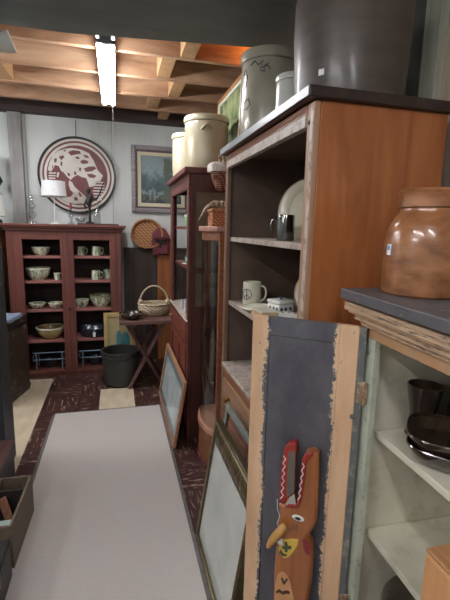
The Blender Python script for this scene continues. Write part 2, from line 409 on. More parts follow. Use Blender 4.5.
# roaster with price tag
t = thing('roasting_pan', 'dark blue oval lidded roaster with white price tag, fourth right shelf', 'roasting pan', (-.225, 4.23, ZS[3]))
m_blueen = pm('dark_blue_enamel', (24, 32, 42), (40, 50, 62), (20, 20, 20), .25, coat=.5)
B().lathe([(0, 0), (.12, 0), (.14, .02), (.148, .08), (.14, .08), (.12, .01), (0, .01)], sy=.72).build('pan', m_blueen, t, local=True)
B().lathe([(.156, .08), (.156, .088), (.145, .095), (.12, .13), (0, .145), (0, .13), (.13, .088), (.14, .08)], sy=.72).build('lid', m_blueen, t, local=True)
B().box(-.012, .012, -.118, -.116, .015, .062).box(-.001, .001, -.117, -.115, .06, .09).build('price_tag', m_paper, t, local=True)
# blue wire stands
def rack(x0, x1, label):
    t = thing('wire_stand', label, 'wire stand', ((x0 + x1) / 2, 4.2, ZS[4]), 0, 'pale blue wire stands on the cabinet floor')
    w = (x1 - x0) / 2; a = B()
    for y in (-.055, .08):
        for z in ((.17, .10) if y < 0 else (.125,)): a.tube([(-w, y, z), (w, y, z)], .0045, 6)
    for x in (-w, w):
        a.tube([(x, -.055, .125), (x, .08, .125)], .0045, 6)
    a.build('rails', m_bl, t, local=True)
    for x in (-w + .03, w - .03):
        for y in (-.055, .08):
            B().tube([(x, y, .0), (x, y, .17 if y < 0 else .125)], .005, 6).build('leg', m_bl, t, local=True)
    for i in range(2):
        pass
m_bl = pm('pale_blue_wire', (116, 140, 160), (140, 164, 184), (9, 9, 9), .4)
rack(-.80, -.505, 'pale blue wire stand on floor of red cabinet behind left door')
rack(-.375, -.085, 'pale blue wire stand on floor of red cabinet behind right door')
for x, lab in ((-.65, 'dark blue enamel basin inside the left wire stand'), (-.23, 'dark blue enamel basin inside the right wire stand')):
    t = thing('enamel_basin', lab, 'basin', (x, 4.215, ZS[4]), 0, 'dark enamel basins under the cabinet')
    B().lathe([(0, 0), (.045, 0), (.085, .075), (.095, .08), (.088, .082), (.04, .01), (0, .01)], sy=.5).build('basin', m_blueen, t, local=True)
    B().lathe([(.094, .078), (.099, .08), (.094, .086), (.088, .08)], sy=.5).build('rim', m_blueen, t, local=True)

# things on top of the red cabinet
ZT = 1.462
t = thing('glass_candlestick', 'clear glass ball-stem candlestick at left end on red cabinet top', 'candlestick', (-.745, 4.22, ZT))
B().lathe([(0, 0), (.04, 0), (.036, .012), (.012, .03), (.014, .045), (.038, .07), (.04, .09), (.014, .115), (.012, .13), (.032, .15), (.033, .17), (.014, .19), (.013, .2), (.024, .215), (.027, .25), (.02, .262), (0, .262)], seg=24).build('stem', m_clear, t, local=True)
t = thing('table_lamp', 'small lamp with white drum shade and slim stem on red cabinet', 'lamp', (-.552, 4.24, ZT))
B().lathe([(0, 0), (.05, 0), (.048, .01), (.015, .022), (.0, .022)], seg=24).build('base', m_white, t, local=True)
B().lathe([(0, .02), (.006, .02), (.005, .12), (.009, .14), (.005, .16), (.005, .30), (0, .30)], seg=12).build('stem', m_white, t, local=True)
B().lathe([(.112, .252), (.102, .395), (.10, .395), (.110, .252)], seg=40).build('lamp_shade', pm('white_linen_shade', (226, 230, 232), (240, 243, 244), (40, 40, 40), .8), t, local=True)
B().tube([(-.1, 0, .29), (.1, 0, .29)], .002, 6).build('shade_spider', m_black, t, local=True)
B().lathe([(.1122, .252), (.1135, .254), (.1122, .257)], seg=40).build('shade_trim', m_black, t, local=True)
t = thing('glass_candlestick', 'cut glass candlestick holding a red candle on red cabinet', 'candlestick', (-.405, 4.21, ZT))
B().lathe([(0, 0), (.038, 0), (.03, .012), (.01, .03), (.012, .05), (.026, .075), (.026, .09), (.012, .105), (.022, .12), (.024, .14), (0, .142)], seg=20).build('stem', m_clear, t, local=True)
B().lathe([(0, .142), (.011, .142), (.009, .20), (0, .205)], seg=14).build('candle', pm('red_wax', (150, 54, 48), (170, 66, 58)), t, local=True)
B().box(-.345, .03, 4.12, 4.40, ZT, ZT + .014).build('x', m_dark)
o = bpy.data.objects['x']; o.name = 'wooden_tray'; tag(o, 'thin dark wooden board lying on right half of red cabinet top', 'tray')
ZB = ZT + .014
t = thing('figurine', 'black iron standing figurine with raised thin arm on dark board', 'figurine', (-.235, 4.22, ZB))
B().lathe([(0, 0), (.04, 0), (.04, .01), (.012, .02), (.011, .16), (0, .16)], seg=16).build('base', m_black, t, local=True)
B().tube([(0, 0, .15), (-.01, 0, .19), (.0, 0, .23), (.015, 0, .26), (.005, 0, .285)], .02, 10, rs=[.012, .032, .034, .024, .014]).build('torso', m_black, t, local=True, sub=1)
B().lathe([(0, .275), (.012, .28), (.02, .30), (.017, .325), (0, .335)], (-.005, 0, 0), seg=16).build('head', m_black, t, local=True)
B().tube([(.02, 0, .24), (.06, -.01, .22), (.095, -.01, .28), (.13, -.01, .37), (.155, -.01, .44)], .006, 6, rs=[.011, .010, .008, .005, .002]).build('arm', m_black, t, local=True)
B().tube([(-.02, 0, .22), (-.05, -.01, .17), (-.03, -.02, .14)], .009, 6).build('arm', m_black, t, local=True)
t = thing('glass_bottle', 'clear glass bottle standing right of the black figurine', 'bottle', (-.165, 4.18, ZB))
B().lathe([(0, 0), (.03, 0), (.032, .01), (.032, .09), (.012, .13), (.011, .18), (.015, .182), (.015, .195), (0, .195)], seg=24).build('bottle_body', m_clear, t, local=True)
t = thing('glass_dish', 'low clear glass dish between candlestick and figurine', 'dish', (-.32, 4.17, ZB + .0))
B().lathe([(0, 0), (.02, 0), (.045, .03), (.048, .045), (.042, .032), (.018, .008), (0, .008)], seg=24).build('dish_body', m_clear, t, local=True)

# ------------------------------------------------------------------ round sign with head profile
m_mar = pm('maroon_sign_paint', (104, 56, 58), (126, 74, 76), (9, 9, 9), .5)
m_sc = pm('cream_sign_paint', (204, 198, 190), (222, 218, 210), (9, 9, 9), .5)
sg = thing('round_sign', 'large round maroon and cream sign with feathered head in profile, back wall', 'sign', (-.353, 4.497, 1.945))
rS = .371
def disc(r0, r1, y0, y1, name, m, seg=72):
    M = Matrix.Rotation(PI / 2, 4, 'X')
    p = [(r0, 0), (r1, 0), (r1, 1), (r0, 1), (r0, 0)] if r0 else [(0, 0), (r1, 0), (r1, 1), (0, 1)]
    b = B(); b.lathe([(r, z * (y1 - y0)) for r, z in p], seg=seg, M=Matrix.Translation((0, y1, 0)) @ M); return b.build(name, m, sg, local=True)
disc(0, rS * .95, -.020, -.004, 'panel', m_mar)
disc(rS * .945, rS, -.032, -.002, 'outer_rim', m_black)
disc(rS * .885, rS * .944, -.0215, -.0195, 'cream_ring', m_sc)
disc(rS * .775, rS * .835, -.0215, -.0195, 'cream_ring', m_sc)
def zc(pts, cx=223, cz=216, k=rS / 182): return [((x - cx) * k, -(y - cz) * k) for x, y in pts]
cream = [
 [(112,128),(135,108),(165,95),(200,88),(245,93),(280,108),(300,140),(318,185),(342,210),(330,235),(312,246),(300,262),(276,268),(268,240),(262,225),(240,222),(225,212),(205,222),(190,238),(172,222),(160,205),(148,198),(138,176),(122,172),(112,190),(100,205),(88,196),(96,165)],
 [(182,240),(196,248),(205,268),(222,284),(240,300),(262,318),(280,340),(262,352),(235,348),(205,352),(170,345),(140,330),(160,322),(188,318),(200,300),(186,285),(180,262)],
 [(92,208),(124,206),(124,212),(92,214)], [(90,220),(122,219),(122,225),(90,226)], [(90,231),(120,231),(120,237),(92,238)],
 [(130,205),(140,206),(134,228),(126,228)]]
for y in (240, 254, 268, 282, 296, 310, 324):
    hw = {240: 48, 254: 52, 268: 56, 282: 54, 296: 52, 310: 46, 324: 34}[y]
    cream.append([(352 - hw if y < 270 else 345 - hw, y), (348 if y < 300 else 335, y), (348 if y < 300 else 333, y + 6), (352 - hw if y < 270 else 345 - hw, y + 6)])
b = B()
for p in cream: b.pxz(zc(p), -.0225, -.0195)
b.build('head_silhouette', m_sc, sg, local=True)
blob = [
 [(182,108),(205,98),(236,100),(243,112),(215,118),(196,124)], [(238,146),(256,138),(276,146),(272,156),(250,160),(240,156)],
 [(252,182),(276,170),(304,168),(312,178),(290,192),(262,196)], [(266,206),(290,204),(312,212),(300,224),(276,222)],
 [(140,132),(160,124),(166,134),(150,148)], [(148,152),(156,158),(152,178),(146,170)], [(120,142),(132,140),(128,160),(118,160)],
 [(206,196),(216,198),(218,214),(208,214)], [(232,176),(242,180),(238,196),(230,192)], [(250,116),(270,118),(280,130),(262,130)],
 [(160,100),(176,98),(170,108)], [(108,180),(114,172),(112,192)], [(222,290),(234,300),(240,318),(228,312)], [(200,322),(216,318),(222,334),(206,336)],
 [(214,128),(230,126),(236,136),(222,138)], [(176,204),(190,210),(186,222),(176,216)]]
b = B()
for p in blob: b.pxz(zc(p), -.0235, -.0224)
b.build('painted_pattern', m_mar, sg, local=True)
B().tube([(-.002, -.012, .36), (-.002, -.012, .53)], .004, 6).build('hanging_strap', m_black, sg, local=True)

# ------------------------------------------------------------------ framed landscape painting
pt = thing('framed_painting', 'framed landscape of misty trees in silver-mauve frame on back wall', 'painting', (.48, 4.498, 1.605))
W0, W1, H0, H1 = -.31, .31, 0, .675
b = B().frame(W0, W1, H0, H1, .045, -.045, 0); b.build('frame', wood('silver_mauve_frame', (126, 118, 122), (160, 152, 156), 'X', .4), pt, .008, local=True)
B().frame(W0 + .045, W1 - .045, H0 + .045, H1 - .045, .018, -.034, 0).build('inner_moulding', pm('dark_mauve_moulding', (92, 76, 78), (112, 94, 94)), pt, .004, local=True)
B().frame(W0 + .063, W1 - .063, H0 + .063, H1 - .063, .036, -.028, 0).build('liner', pm('cream_liner', (206, 198, 168), (220, 212, 184), (30, 30, 30), .7), pt, .003, local=True)
def m_paint():
    m, nt, b = newmat('misty_landscape'); b.inputs['Roughness'].default_value = .4
    v = coords(nt); sep = nt.nodes.new('ShaderNodeSeparateXYZ'); nt.links.new(v, sep.inputs[0])
    n = noise(nt, coords(nt, (14, 14, 9)), 1, 8, .65); n2 = noise(nt, coords(nt, (5, 5, 5), loc=(2, 0, 0)), 1, 5)
    h = math_(nt, 'MULTIPLY', sep.outputs[2], 1.48)
    f = math_(nt, 'ADD', h, math_(nt, 'MULTIPLY', math_(nt, 'SUBTRACT', n, .5), .75))
    c = ramp(nt, f, [(.16, (52, 60, 58)), (.27, (96, 104, 100)), (.30, (150, 164, 164)), (.36, (66, 86, 92)), (.52, (92, 112, 116)), (.66, (140, 160, 160)), (.8, (132, 150, 154))])
    # tall tree at right of centre
    dx = math_(nt, 'ABSOLUTE', math_(nt, 'SUBTRACT', sep.outputs[0], .075))
    tr = math_(nt, 'MULTIPLY', math_(nt, 'LESS_THAN', math_(nt, 'ADD', dx, math_(nt, 'MULTIPLY', math_(nt, 'SUBTRACT', n, .5), .5)), .05), math_(nt, 'LESS_THAN', sep.outputs[2], .56))
    c2 = mixc(nt, tr, c, (96, 106, 96))
    nt.links.new(c2, b.inputs['Base Color']); return m
B().box(W0 + .095, W1 - .095, -.012, -.004, H0 + .095, H1 - .095).build('canvas', m_paint(), pt, local=True)

# ------------------------------------------------------------------ oval basket tray, wall box, plank
def weave(name, c1, c2, c3, s=90):
    if name in MC: return MC[name]
    m, nt, b = newmat(name); b.inputs['Roughness'].default_value = .65
    w = nt.nodes.new('ShaderNodeTexWave'); w.inputs['Scale'].default_value = s / 6.3; w.bands_direction = 'Z'; w.inputs['Distortion'].default_value = 1.5
    w2 = nt.nodes.new('ShaderNodeTexWave'); w2.inputs['Scale'].default_value = s / 8; w2.bands_direction = 'DIAGONAL'; w2.inputs['Distortion'].default_value = 1.5
    v = coords(nt); nt.links.new(v, w.inputs[0]); nt.links.new(v, w2.inputs[0])
    f = math_(nt, 'MULTIPLY', w.outputs['Fac'], w2.outputs['Fac'])
    nt.links.new(ramp(nt, f, [(.05, c1), (.35, c2), (.8, c3)]), b.inputs['Base Color']); bump(nt, b, f, .8, .006)
    MC[name] = m; return m
m_basket = weave('honey_basket_weave', (160, 106, 66), (196, 144, 98), (222, 180, 136), 120)
t = thing('oval_basket', 'oval honey-coloured woven basket tray hung flat on back wall', 'basket', (.32, 4.465, 1.385))
Mx = Matrix.Rotation(PI / 2, 4, 'X')
B().lathe([(0, 0), (.135, 0), (.16, .045), (.155, .05), (.128, .01), (0, .01)], sy=.93, M=Mx).build('woven_base', m_basket, t, local=True)
B().tube([(.16 * math.cos(a), -.048, .149 * math.sin(a)) for a in [i * PI / 20 for i in range(40)]], .009, 8, True).build('rim', weave('pale_basket_rim', (170, 116, 72), (206, 156, 108), (224, 184, 140), 140), t, local=True)
# upright orange board behind table
struct(B().box(.43, .60, 4.435, 4.459, 0, 1.34).box(.45, .58, 4.43, 4.436, .70, 1.10).build('trim_7', wood('orange_brown_board', (142, 84, 44), (176, 112, 66), 'Z', .5), bev=.003))
t = thing('wall_box', 'maroon painted wooden wall box with peaked top beside oval basket', 'wall box', (.46, 4.36, 1.16))
m_marw = pm('maroon_worn_box', (104, 44, 54), (136, 66, 76), (16, 16, 6), .5)
B().pxz([(-.07, 0), (.08, 0), (.10, .04), (.10, .2), (.06, .27), (.03, .29), (-.03, .29), (-.085, .23), (-.095, .1)], .06, .075).build('back_board', m_marw, t, .003, local=True)
B().box(-.06, .07, .0, .06, .02, .10).box(-.06, .07, .0, .06, .17, .18).build('box_body', m_marw, t, .003, local=True)
B().pxz([(-.05, .16), (.055, .16), (.055, .14), (.01, .12), (0, .085), (-.02, .085), (-.015, .13), (-.05, .14)], -.012, -.001).build('front_ornament', m_black, t, .002, local=True)
B().box(-.075, .085, -.004, .06, .18, .195).build('lid', m_dark, t, .003, local=True)

# ------------------------------------------------------------------ sawbuck table
m_tab = wood('dull_red_table', (92, 62, 56), (124, 88, 80), 'X', .5)
t = thing('sawbuck_table', 'small dull red table on crossed sawbuck legs by back wall', 'table', (.35, 3.8, 0))
B().box(.015, .70, 3.54, 4.0, .612, .645).build('tabletop', m_tab, t, .004)
for y in (3.60, 3.96):
    B().bar((.075, y, .611), (.40, y, .006), .026, .045, (0, 1, 0)).build('leg', m_dark, t, .002)
    B().bar((.41, y + .028, .611), (.09, y + .028, .006), .026, .045, (0, 1, 0)).build('leg', m_tab, t, .002)
B().bar((.245, 3.65, .31), (.245, 3.95, .31), .025, .025).build('stretcher', m_dark, t, .002)
# basket with handle on the table
m_wb = weave('pale_wicker', (176, 154, 122), (222, 206, 176), (240, 230, 208), 190)
bk = thing('handled_basket', 'pale wicker basket with tall hoop handle on sawbuck table', 'basket', (.335, 3.80, .6455))
B().lathe([(0, 0), (.10, 0), (.135, .03), (.15, .07), (.145, .105), (.137, .105), (.14, .07), (.125, .035), (.09, .012), (0, .012)], sy=.8).build('woven_body', m_wb, bk, local=True)
B().tube([(.145 * math.cos(a), .117 * math.sin(a), .108) for a in [i * PI / 20 for i in range(40)]], .008, 8, True).build('rim', m_wb, bk, local=True)
B().tube(arc((0, 0, .09), .135, 0, PI, 24, 'XZ', 1.35), .008, 8).build('handle', m_wb, bk, local=True)
for s in (-.125, .12):
    B().lathe([(0, -.02), (.02, -.012), (.024, .005), (.012, .022), (0, .024)], (s, -.03, .13), 12).build('handle_knot', m_wb, bk, local=True)
t = thing('shallow_bowl', 'shallow dark glazed bowl in front of wicker basket on table', 'bowl', (.12, 3.655, .6455))
m_olive = pm('dark_olive_glaze', (36, 34, 28), (64, 58, 44), (10, 10, 10), .2, coat=.6)
B().lathe([(0, 0), (.06, 0), (.09, .022), (.103, .048), (.097, .048), (.083, .024), (.055, .01), (0, .01)]).build('bowl_body', m_olive, t, local=True)
B().lathe([(.102, .045), (.108, .05), (.102, .055), (.096, .05)]).build('rim', m_olive, t, local=True)
# kettle/bucket under table
t = thing('iron_kettle', 'large dark grey iron bucket on beige tile under the table edge', 'bucket', (.022, 3.80, .0))
m_iron = pm('dark_grey_iron', (44, 44, 42), (62, 62, 58), (7, 7, 3), .45)
B().lathe([(0, 0), (.14, .0), (.158, .02), (.167, .16), (.168, .32), (.160, .32), (.157, .18), (.145, .03), (0, .015)], seg=48).build('bucket_body', m_iron, t, local=True)
B().tube([(.17 * math.cos(a), .17 * math.sin(a), .32) for a in [i * PI / 24 for i in range(48)]], .007, 8, True).build('rim', m_iron, t, local=True)
B().tube([(-.165, -.03, .31)] + [(.17 * math.cos(a), .168 * math.sin(a) - .006, .325 - .06 * math.sin(-a)) for a in [PI + i * PI / 16 for i in range(1, 16)]] + [(.165, -.03, .31)], .004, 6).build('bail_handle', m_black, t, local=True)
for s in (-1, 1): B().box(s * .17 - .012, s * .17 + .012, -.02, .02, .27, .325).build('ear', m_iron, t, .003, local=True)
# small pictures leaning on red cabinet
t = thing('framed_print', 'beige framed print of blue bottles leaning behind the iron bucket', 'picture', (.03, 4.055, 0))
M = Matrix.Rotation(R(-1), 4, 'X')
B().frame(-.16, .14, 0, .62, .04, -.012, .012, M=M).build('frame', wood('beige_wood_frame', (176, 148, 96), (200, 174, 120), 'Z', .5), t, .003, local=True)
B().box(-.12, .10, 0, .006, .04, .58, M=M).build('mat_board', pm('tan_mat', (176, 160, 118), (190, 176, 132)), t, local=True)
b = B(); b.pxz([(-.045, .30), (.0, .30), (.0, .40), (-.012, .44), (-.03, .44), (-.045, .40)], -.004, -.0005, M=M); b.pxz([(.005, .30), (.08, .30), (.08, .36), (.06, .42), (.03, .42), (.005, .38)], -.004, -.0005, M=M)
b.build('printed_bottles', pm('teal_print', (54, 116, 130), (96, 150, 158), (24, 24, 24)), t, local=True)

# ------------------------------------------------------------------ dark bookcase (tall cabinet on the right, far)
bc = thing('glazed_bookcase', 'tall dark mahogany cupboard with open shelves, drawer and glazed side, two crocks on top', 'cabinet', (.62, 3.05, 0))
X, N, F = .45, 2.62, 3.50; D = .86
m_olive2 = pm('olive_brown_panel', (84, 74, 60), (112, 100, 82), (9, 9, 9), .35)
m_blueback = pm('blue_grey_back', (112, 124, 134), (150, 160, 168), (5, 5, 5), .35)
b = B()
b.box(X + .02, D, F - .02, F, 0, .80).box(X + .02, .50, F - .02, F, .80, 1.79).box(D - .05, D, F - .02, F, .80, 1.79).box(.50, D - .05, F - .02, F, 1.72, 1.79)
b.box(X + .02, D, N, N + .02, 0, .94).box(X + .02, .50, N, N + .02, .94, 1.79).box(D - .05, D, N, N + .02, .94, 1.79).box(.50, D - .05, N, N + .02, 1.68, 1.79).box(.50, D - .05, N, N + .02, 1.16, 1.20)
b.box(D - .015, D, N + .02, F - .02, 0, 1.79, 1).box(X + .02, D - .015, N + .02, F - .02, .79, .805).box(X + .02, D - .015, N + .02, F - .02, 1.775, 1.79)
b.build('body', [m_dark, m_olive2], bc)
B().box(.50, D - .05, N + .006, N + .014, .941, 1.159).box(.50, D - .05, N + .006, N + .014, 1.201, 1.679).build('side_panes', m_olive2, bc)
B().box(.50, D - .05, F - .014, F - .008, .80, 1.72).build('side_glass', m_glass, bc)
b = B().box(X, X + .019, N, N + .055, 0, 1.79).box(X, X + .019, F - .09, F, 0, 1.79).box(X, X + .019, N + .055, F - .09, 1.70, 1.79).box(X, X + .019, N + .055, F - .09, .80, .83).box(X, X + .019, N + .055, F - .09, .655, .67).box(X, X + .019, N + .055, F - .09, 0, .09)
b.build('face_frame', m_darkY, bc, .002)
B().box(X - .03, D + .01, N - .02, F + .02, 1.791, 1.828).build('top_board', m_darkY, bc, .006)
B().box(X - .012, D - .02, N + .03, F - .03, .806, .828).build('counter', m_worn_sheen, bc, .003) if False else None
for z in (1.465, 1.187): B().box(X + .03, D - .017, N + .022, F - .022, z - .022, z - .001).build('shelf', m_darkY, bc, .001)
B().box(X - .012, X + .10, N + .01, F - .01, .831, .842).build('counter', m_worn_sheen, bc, .003)
dr = B().box(X - .008, X + .012, N + .058, F - .092, .673, .797).build('drawer', m_reddoor, bc, .004)
for y in (2.76, 3.30):
    B().lathe([(0, 0), (.006, 0), (.006, .012), (.013, .018), (.012, .026), (0, .028)], seg=16, M=Matrix.Translation((X - .008, y, .745)) @ Matrix.Rotation(-PI / 2, 4, 'Y')).build('knob', m_brass, dr)
for y0, y1 in ((N + .058, 3.03), (3.034, F - .092)):
    d = B(); d.box(X + .002, X + .014, y0, y1, .092, .652)
    for a, e, z0, z1 in ((y0, y0 + .05, .092, .652), (y1 - .05, y1, .092, .652), (y0 + .05, y1 - .05, .60, .652), (y0 + .05, y1 - .05, .092, .15)): d.box(X - .008, X + .002, a, e, z0, z1)
    d.build('door', m_reddoor, bc, .002)
# contents
t = thing('small_jar', 'small pale green lidded jar on upper shelf of dark cabinet', 'jar', (.53, 2.98, 1.4645))
B().lathe([(0, 0), (.04, 0), (.045, .02), (.045, .06), (.04, .065), (0, .065)]).build('jar_body', pm('green_glaze', (112, 156, 110), (140, 180, 134)), t, local=True)
B().lathe([(0, .066), (.047, .066), (.047, .08), (.03, .09), (.01, .092), (.01, .105), (0, .107)]).build('lid', m_green, t, local=True)
t = thing('frog_figurine', 'dark green ceramic frog on dish, middle shelf of dark cabinet', 'figurine', (.53, 3.0, 1.196))
m_frog = pm('frog_green', (50, 96, 70), (90, 140, 100), (30, 30, 30), .2, coat=.5)
b = B(); b.lathe([(0, 0), (.035, 0), (.045, .02), (.036, .05), (.02, .065), (0, .07)], seg=20); b.lathe([(0, .04), (.02, .045), (.027, .062), (.016, .08), (0, .084)], (-.01, -.03, 0), seg=16)
b.build('frog_body', m_frog, t, local=True)
B().lathe([(0, .075), (.007, .078), (.008, .088), (0, .094)], (-.022, -.035, 0), 10).build('eye', m_white, t, local=True)
B().lathe([(0, .075), (.007, .078), (.008, .088), (0, .094)], (0, -.04, 0), 10).build('eye', m_white, t, local=True)
B().lathe([(0, 0), (.05, 0), (.062, .009), (.058, .0092), (.048, .004), (0, .004)], (.53, 3.0, 1.1865), 28).build('p', m_white)
o = bpy.data.objects['p']; o.name = 'saucer'; tag(o, 'small white saucer under the green frog in dark cabinet', 'saucer')
for y, hh, l in ((2.80, .075, 'white shop card nearest on the counter of dark cabinet'), (2.93, .09, 'white shop card standing second on the dark cabinet counter'), (3.08, .07, 'white shop card standing furthest on the dark cabinet counter')):
    o = B().box(-.03, .03, -.003, .003, 0, hh, M=Matrix.Rotation(R(28), 4, 'Z')).build('card', m_paper, o=(.505, y, .843), local=True); tag(o, l, 'card', 'cards on the dark cabinet counter')

# crocks on dark cabinet
def crock(name, label, loc, r, h, mat, ear=True, lug=0):
    t = thing(name, label, 'stoneware crock', loc, lug)
    B().lathe([(0, 0), (r * .93, 0), (r * .95, .008), (r * .985, h * .25), (r * .99, h * .8), (r * .97, h * .88), (r * .90, h * .88), (r * .90, .02), (0, .02)], seg=56).build('crock_body', mat, t, local=True)
    B().lathe([(r * .965, h * .885), (r * 1.02, h * .895), (r * 1.04, h * .95), (r * 1.01, h * .995), (r * .93, h), (r * .88, h * .98), (r * .88, h * .885)], seg=56).build('rim', mat, t, local=True)
    if ear:
        for s in (-1, 1):
            a0 = 0 if s > 0 else PI
            pts = [((r * 1.0 + .012 * math.sin(u * PI)) * math.cos(a0 + (u - .5) * .5), (r * 1.0 + .012 * math.sin(u * PI)) * math.sin(a0 + (u - .5) * .5), h * .80 - .03 + .03 * math.sin(u * PI)) for u in [i / 10 for i in range(11)]]
            B().tube(pts, .008, 8).build('lug_handle', mat, t, local=True)
    return t
crock('stoneware_crock', 'large cream stoneware crock with lug handles on dark cabinet top', (.612, 2.86, 1.8285), .150, .352, m_crock, True, R(-100))
crock('stoneware_crock', 'paler cream crock half hidden behind the large cream crock', (.575, 3.24, 1.8285), .145, .315, pm('pale_cream_stoneware', (188, 180, 150), (204, 196, 168), (6, 6, 3), .3, coat=.3), False)

# leaning framed picture at foot of dark cabinet
t = thing('framed_print', 'wide wood-framed print under glass leaning on foot of dark cabinet', 'picture', (.352, 2.98, .0085))
sl = math.atan(.2)
def leanM(x0, y1, k, zo=.0):   # local x -> -Y, local z -> up the slope, local y -> outwards(-X)
    a = math.atan(k)
    ux = Vector((0, -1, 0)); uz = Vector((math.sin(a), 0, math.cos(a))); uy = uz.cross(ux)
    M = Matrix((ux, uy, uz)).transposed().to_4x4(); M.translation = (x0, y1, zo); return M
M = leanM(.348, 3.46, .165, .001)
B().frame(0, .955, 0, .465, .028, -.012, .008, M=M).build('frame', wood('tan_wood_frame', (150, 104, 76), (184, 136, 102), 'Y', .45), t, .003)
B().frame(.028, .927, .028, .437, .055, -.004, .003, M=M).build('mat_board', pm('slate_mat', (128, 138, 148), (148, 158, 166)), t)
B().box(.083, .872, -.003, .001, .083, .382, M=M).build('print', pm('pale_drawing', (214, 220, 218), (236, 238, 236), (4, 9, 4), .4, c3=(186, 200, 204)), t)
B().box(.03, .925, -.008, -.0065, .03, .435, M=M).build('glass', m_glass, t)

# ------------------------------------------------------------------ curved glass china cabinet
cc = thing('curved_china_cabinet', 'narrow curved-glass china cabinet with wood plinth between the two tall cabinets', 'cabinet', (.68, 2.4, 0))
def bow(x_off=0, n=18, y0=2.21, y1=2.585):
    return [(.555 - x_off - (.055 + .0) * math.sin(PI * i / n) ** .8 if 0 < i < n else .555 - x_off, y0 + (y1 - y0) * i / n) for i in range(n + 1)]
def shell(off, thick, z0, z1):
    o_ = bow(off); i_ = [(x + thick, y) for x, y in reversed(bow(off))]; return o_ + i_, z0, z1
def solidbow(off, z0, z1, yo=.0): 
    return B().pxy([(.93, 2.21 - yo)] + [(x, y) for x, y in bow(off, 18, 2.21 - yo, 2.585 + yo / 2)] + [(.93, 2.585 + yo / 2)], z0, z1)
solidbow(.02, 1.435, 1.465, .015).build('top_board', wood('pinkish_worn_top', (150, 104, 90), (184, 140, 124), 'X', .4), cc, .005)
solidbow(.0, 1.385, 1.434).build('frieze', m_orangeY, cc, .002)
solidbow(.012, .22, .26, .01).build('plinth_top', wood('pinkish_plinth', (168, 112, 88), (196, 142, 116), 'Y', .4), cc, .005)
solidbow(.004, .02, .219).build('plinth', m_orangeY, cc, .004)
solidbow(.015, .0, .019).build('foot_board', m_darkY, cc, .002)
B().box(.91, .93, 2.21, 2.585, .26, 1.384).build('back_panel', m_blueback, cc)
B().box(.553, .59, 2.205, 2.235, .26, 1.384).build('stile', m_orangeY, cc, .004)
B().box(.555, .585, 2.56, 2.585, .26, 1.384).build('stile', m_dark, cc, .004)
# twist column on near stile
B().tube([(.60 + .006 * math.cos(i * .9), 2.2 + .006 * math.sin(i * .9), .28 + i * .011) for i in range(100)], .010, 8).build('twist_column', m_redwood, cc)
p, z0, z1 = shell(0, .004, .26, 1.384); B().pxy(p, z0, z1).build('curved_glass', m_glass, cc)
for z in (1.10, .80, .53):
    B().pxy([(.905, 2.24)] + [(x + .02, y) for x, y in bow(0, 18, 2.24, 2.555)] + [(.905, 2.555)], z, z + .008).build('glass_shelf', m_clear, cc)
# baskets on it
t = thing('lidded_basket', 'small square orange wicker basket with lid on curved-glass cabinet', 'basket', (.572, 2.30, 1.4655))
m_owk = weave('orange_wicker', (150, 88, 56), (196, 128, 88), (220, 160, 118), 200)
B().box(-.055, .055, -.06, .06, 0, .075).build('basket_body', m_owk, t, .006, local=True)
B().box(-.06, .058, -.065, .065, .076, .096).build('lid', m_owk, t, .006, local=True)
B().tube([(-.062, -.01, .06), (-.07, -.01, .068), (-.07, .01, .068), (-.062, .01, .06)], .004, 6).build('clasp', m_brass, t, local=True)
t = thing('ribbon_bow', 'brown and white gathered ribbon bow on top of the orange basket', 'bow', (.568, 2.30, 1.5625))
m_rib = two('brown_white_ribbon', (116, 74, 52), (206, 186, 164), 60, .45, .5, .6)
b = B()
for i in range(9):
    a = i * .7; r0 = .028
    b.tube([(0, 0, .012), (r0 * math.cos(a), r0 * math.sin(a), .05), (r0 * 1.8 * math.cos(a), r0 * 1.6 * math.sin(a), .035), (r0 * 1.3 * math.cos(a), r0 * 1.3 * math.sin(a), .012)], .009, 6)
b.build('loops', m_rib, t, local=True, sub=1)
B().tube([(-.03, .02, .03), (-.06, .05, .015), (-.078, .075, -.03), (-.10, .09, -.07)], .008, 6, rs=[.01, .012, .008, .004]).build('tail', m_rib, t, local=True, sub=1)
t = thing('hanging_basket', 'rounded brown basket with white cloth rim hung beside big pine cabinet', 'basket', (.57, 2.275, 1.658))
B().lathe([(0, 0), (.025, .01), (.045, .05), (.06, .10), (.065, .13), (.06, .13), (.04, .06), (0, .02)], seg=28, sy=.95).build('basket_body', weave('brown_wicker', (92, 54, 38), (140, 88, 62), (180, 128, 96), 180), t, local=True)
b = B(); b.lathe([(.060, .10), (.070, .10), (.073, .122), (.068, .14), (.056, .15), (.05, .145), (.058, .13)], seg=28, sy=.95, wob=lambda a: 1 + .05 * math.sin(7 * a)); b.build('cloth_rim', pm('white_speckled_cloth', (226, 220, 212), (180, 160, 146), (40, 40, 40), .8), t, local=True)
B().tube([(-.0, -.068, .13), (0, -.04, .19), (0, 0, .205), (0, .04, .19), (0, .06, .13)], .005, 6).build('handle', m_rib, t, local=True)
# green picture
t = thing('framed_print', 'wood-framed green botanical picture standing behind the cream crocks', 'picture', (.80, 3.0, 1.8285))
M = leanM(.795, 3.37, .04, 1.830)
B().frame(0, .70, 0, .615, .035, -.012, .012, M=M).build('frame', wood('pale_wood_frame', (150, 104, 62), (186, 138, 92), 'Z', .5), t, .003)
B().frame(.035, .665, .035, .58, .02, -.012, .0, M=M).build('inner_frame', m_white, t, .002)
B().box(.055, .645, -.004, .004, .055, .56, M=M).build('picture_panel', pm('green_botanical', (70, 88, 58), (170, 180, 132), (9, 9, 7), .2, lo=.35, hi=.62, detail=8), t)

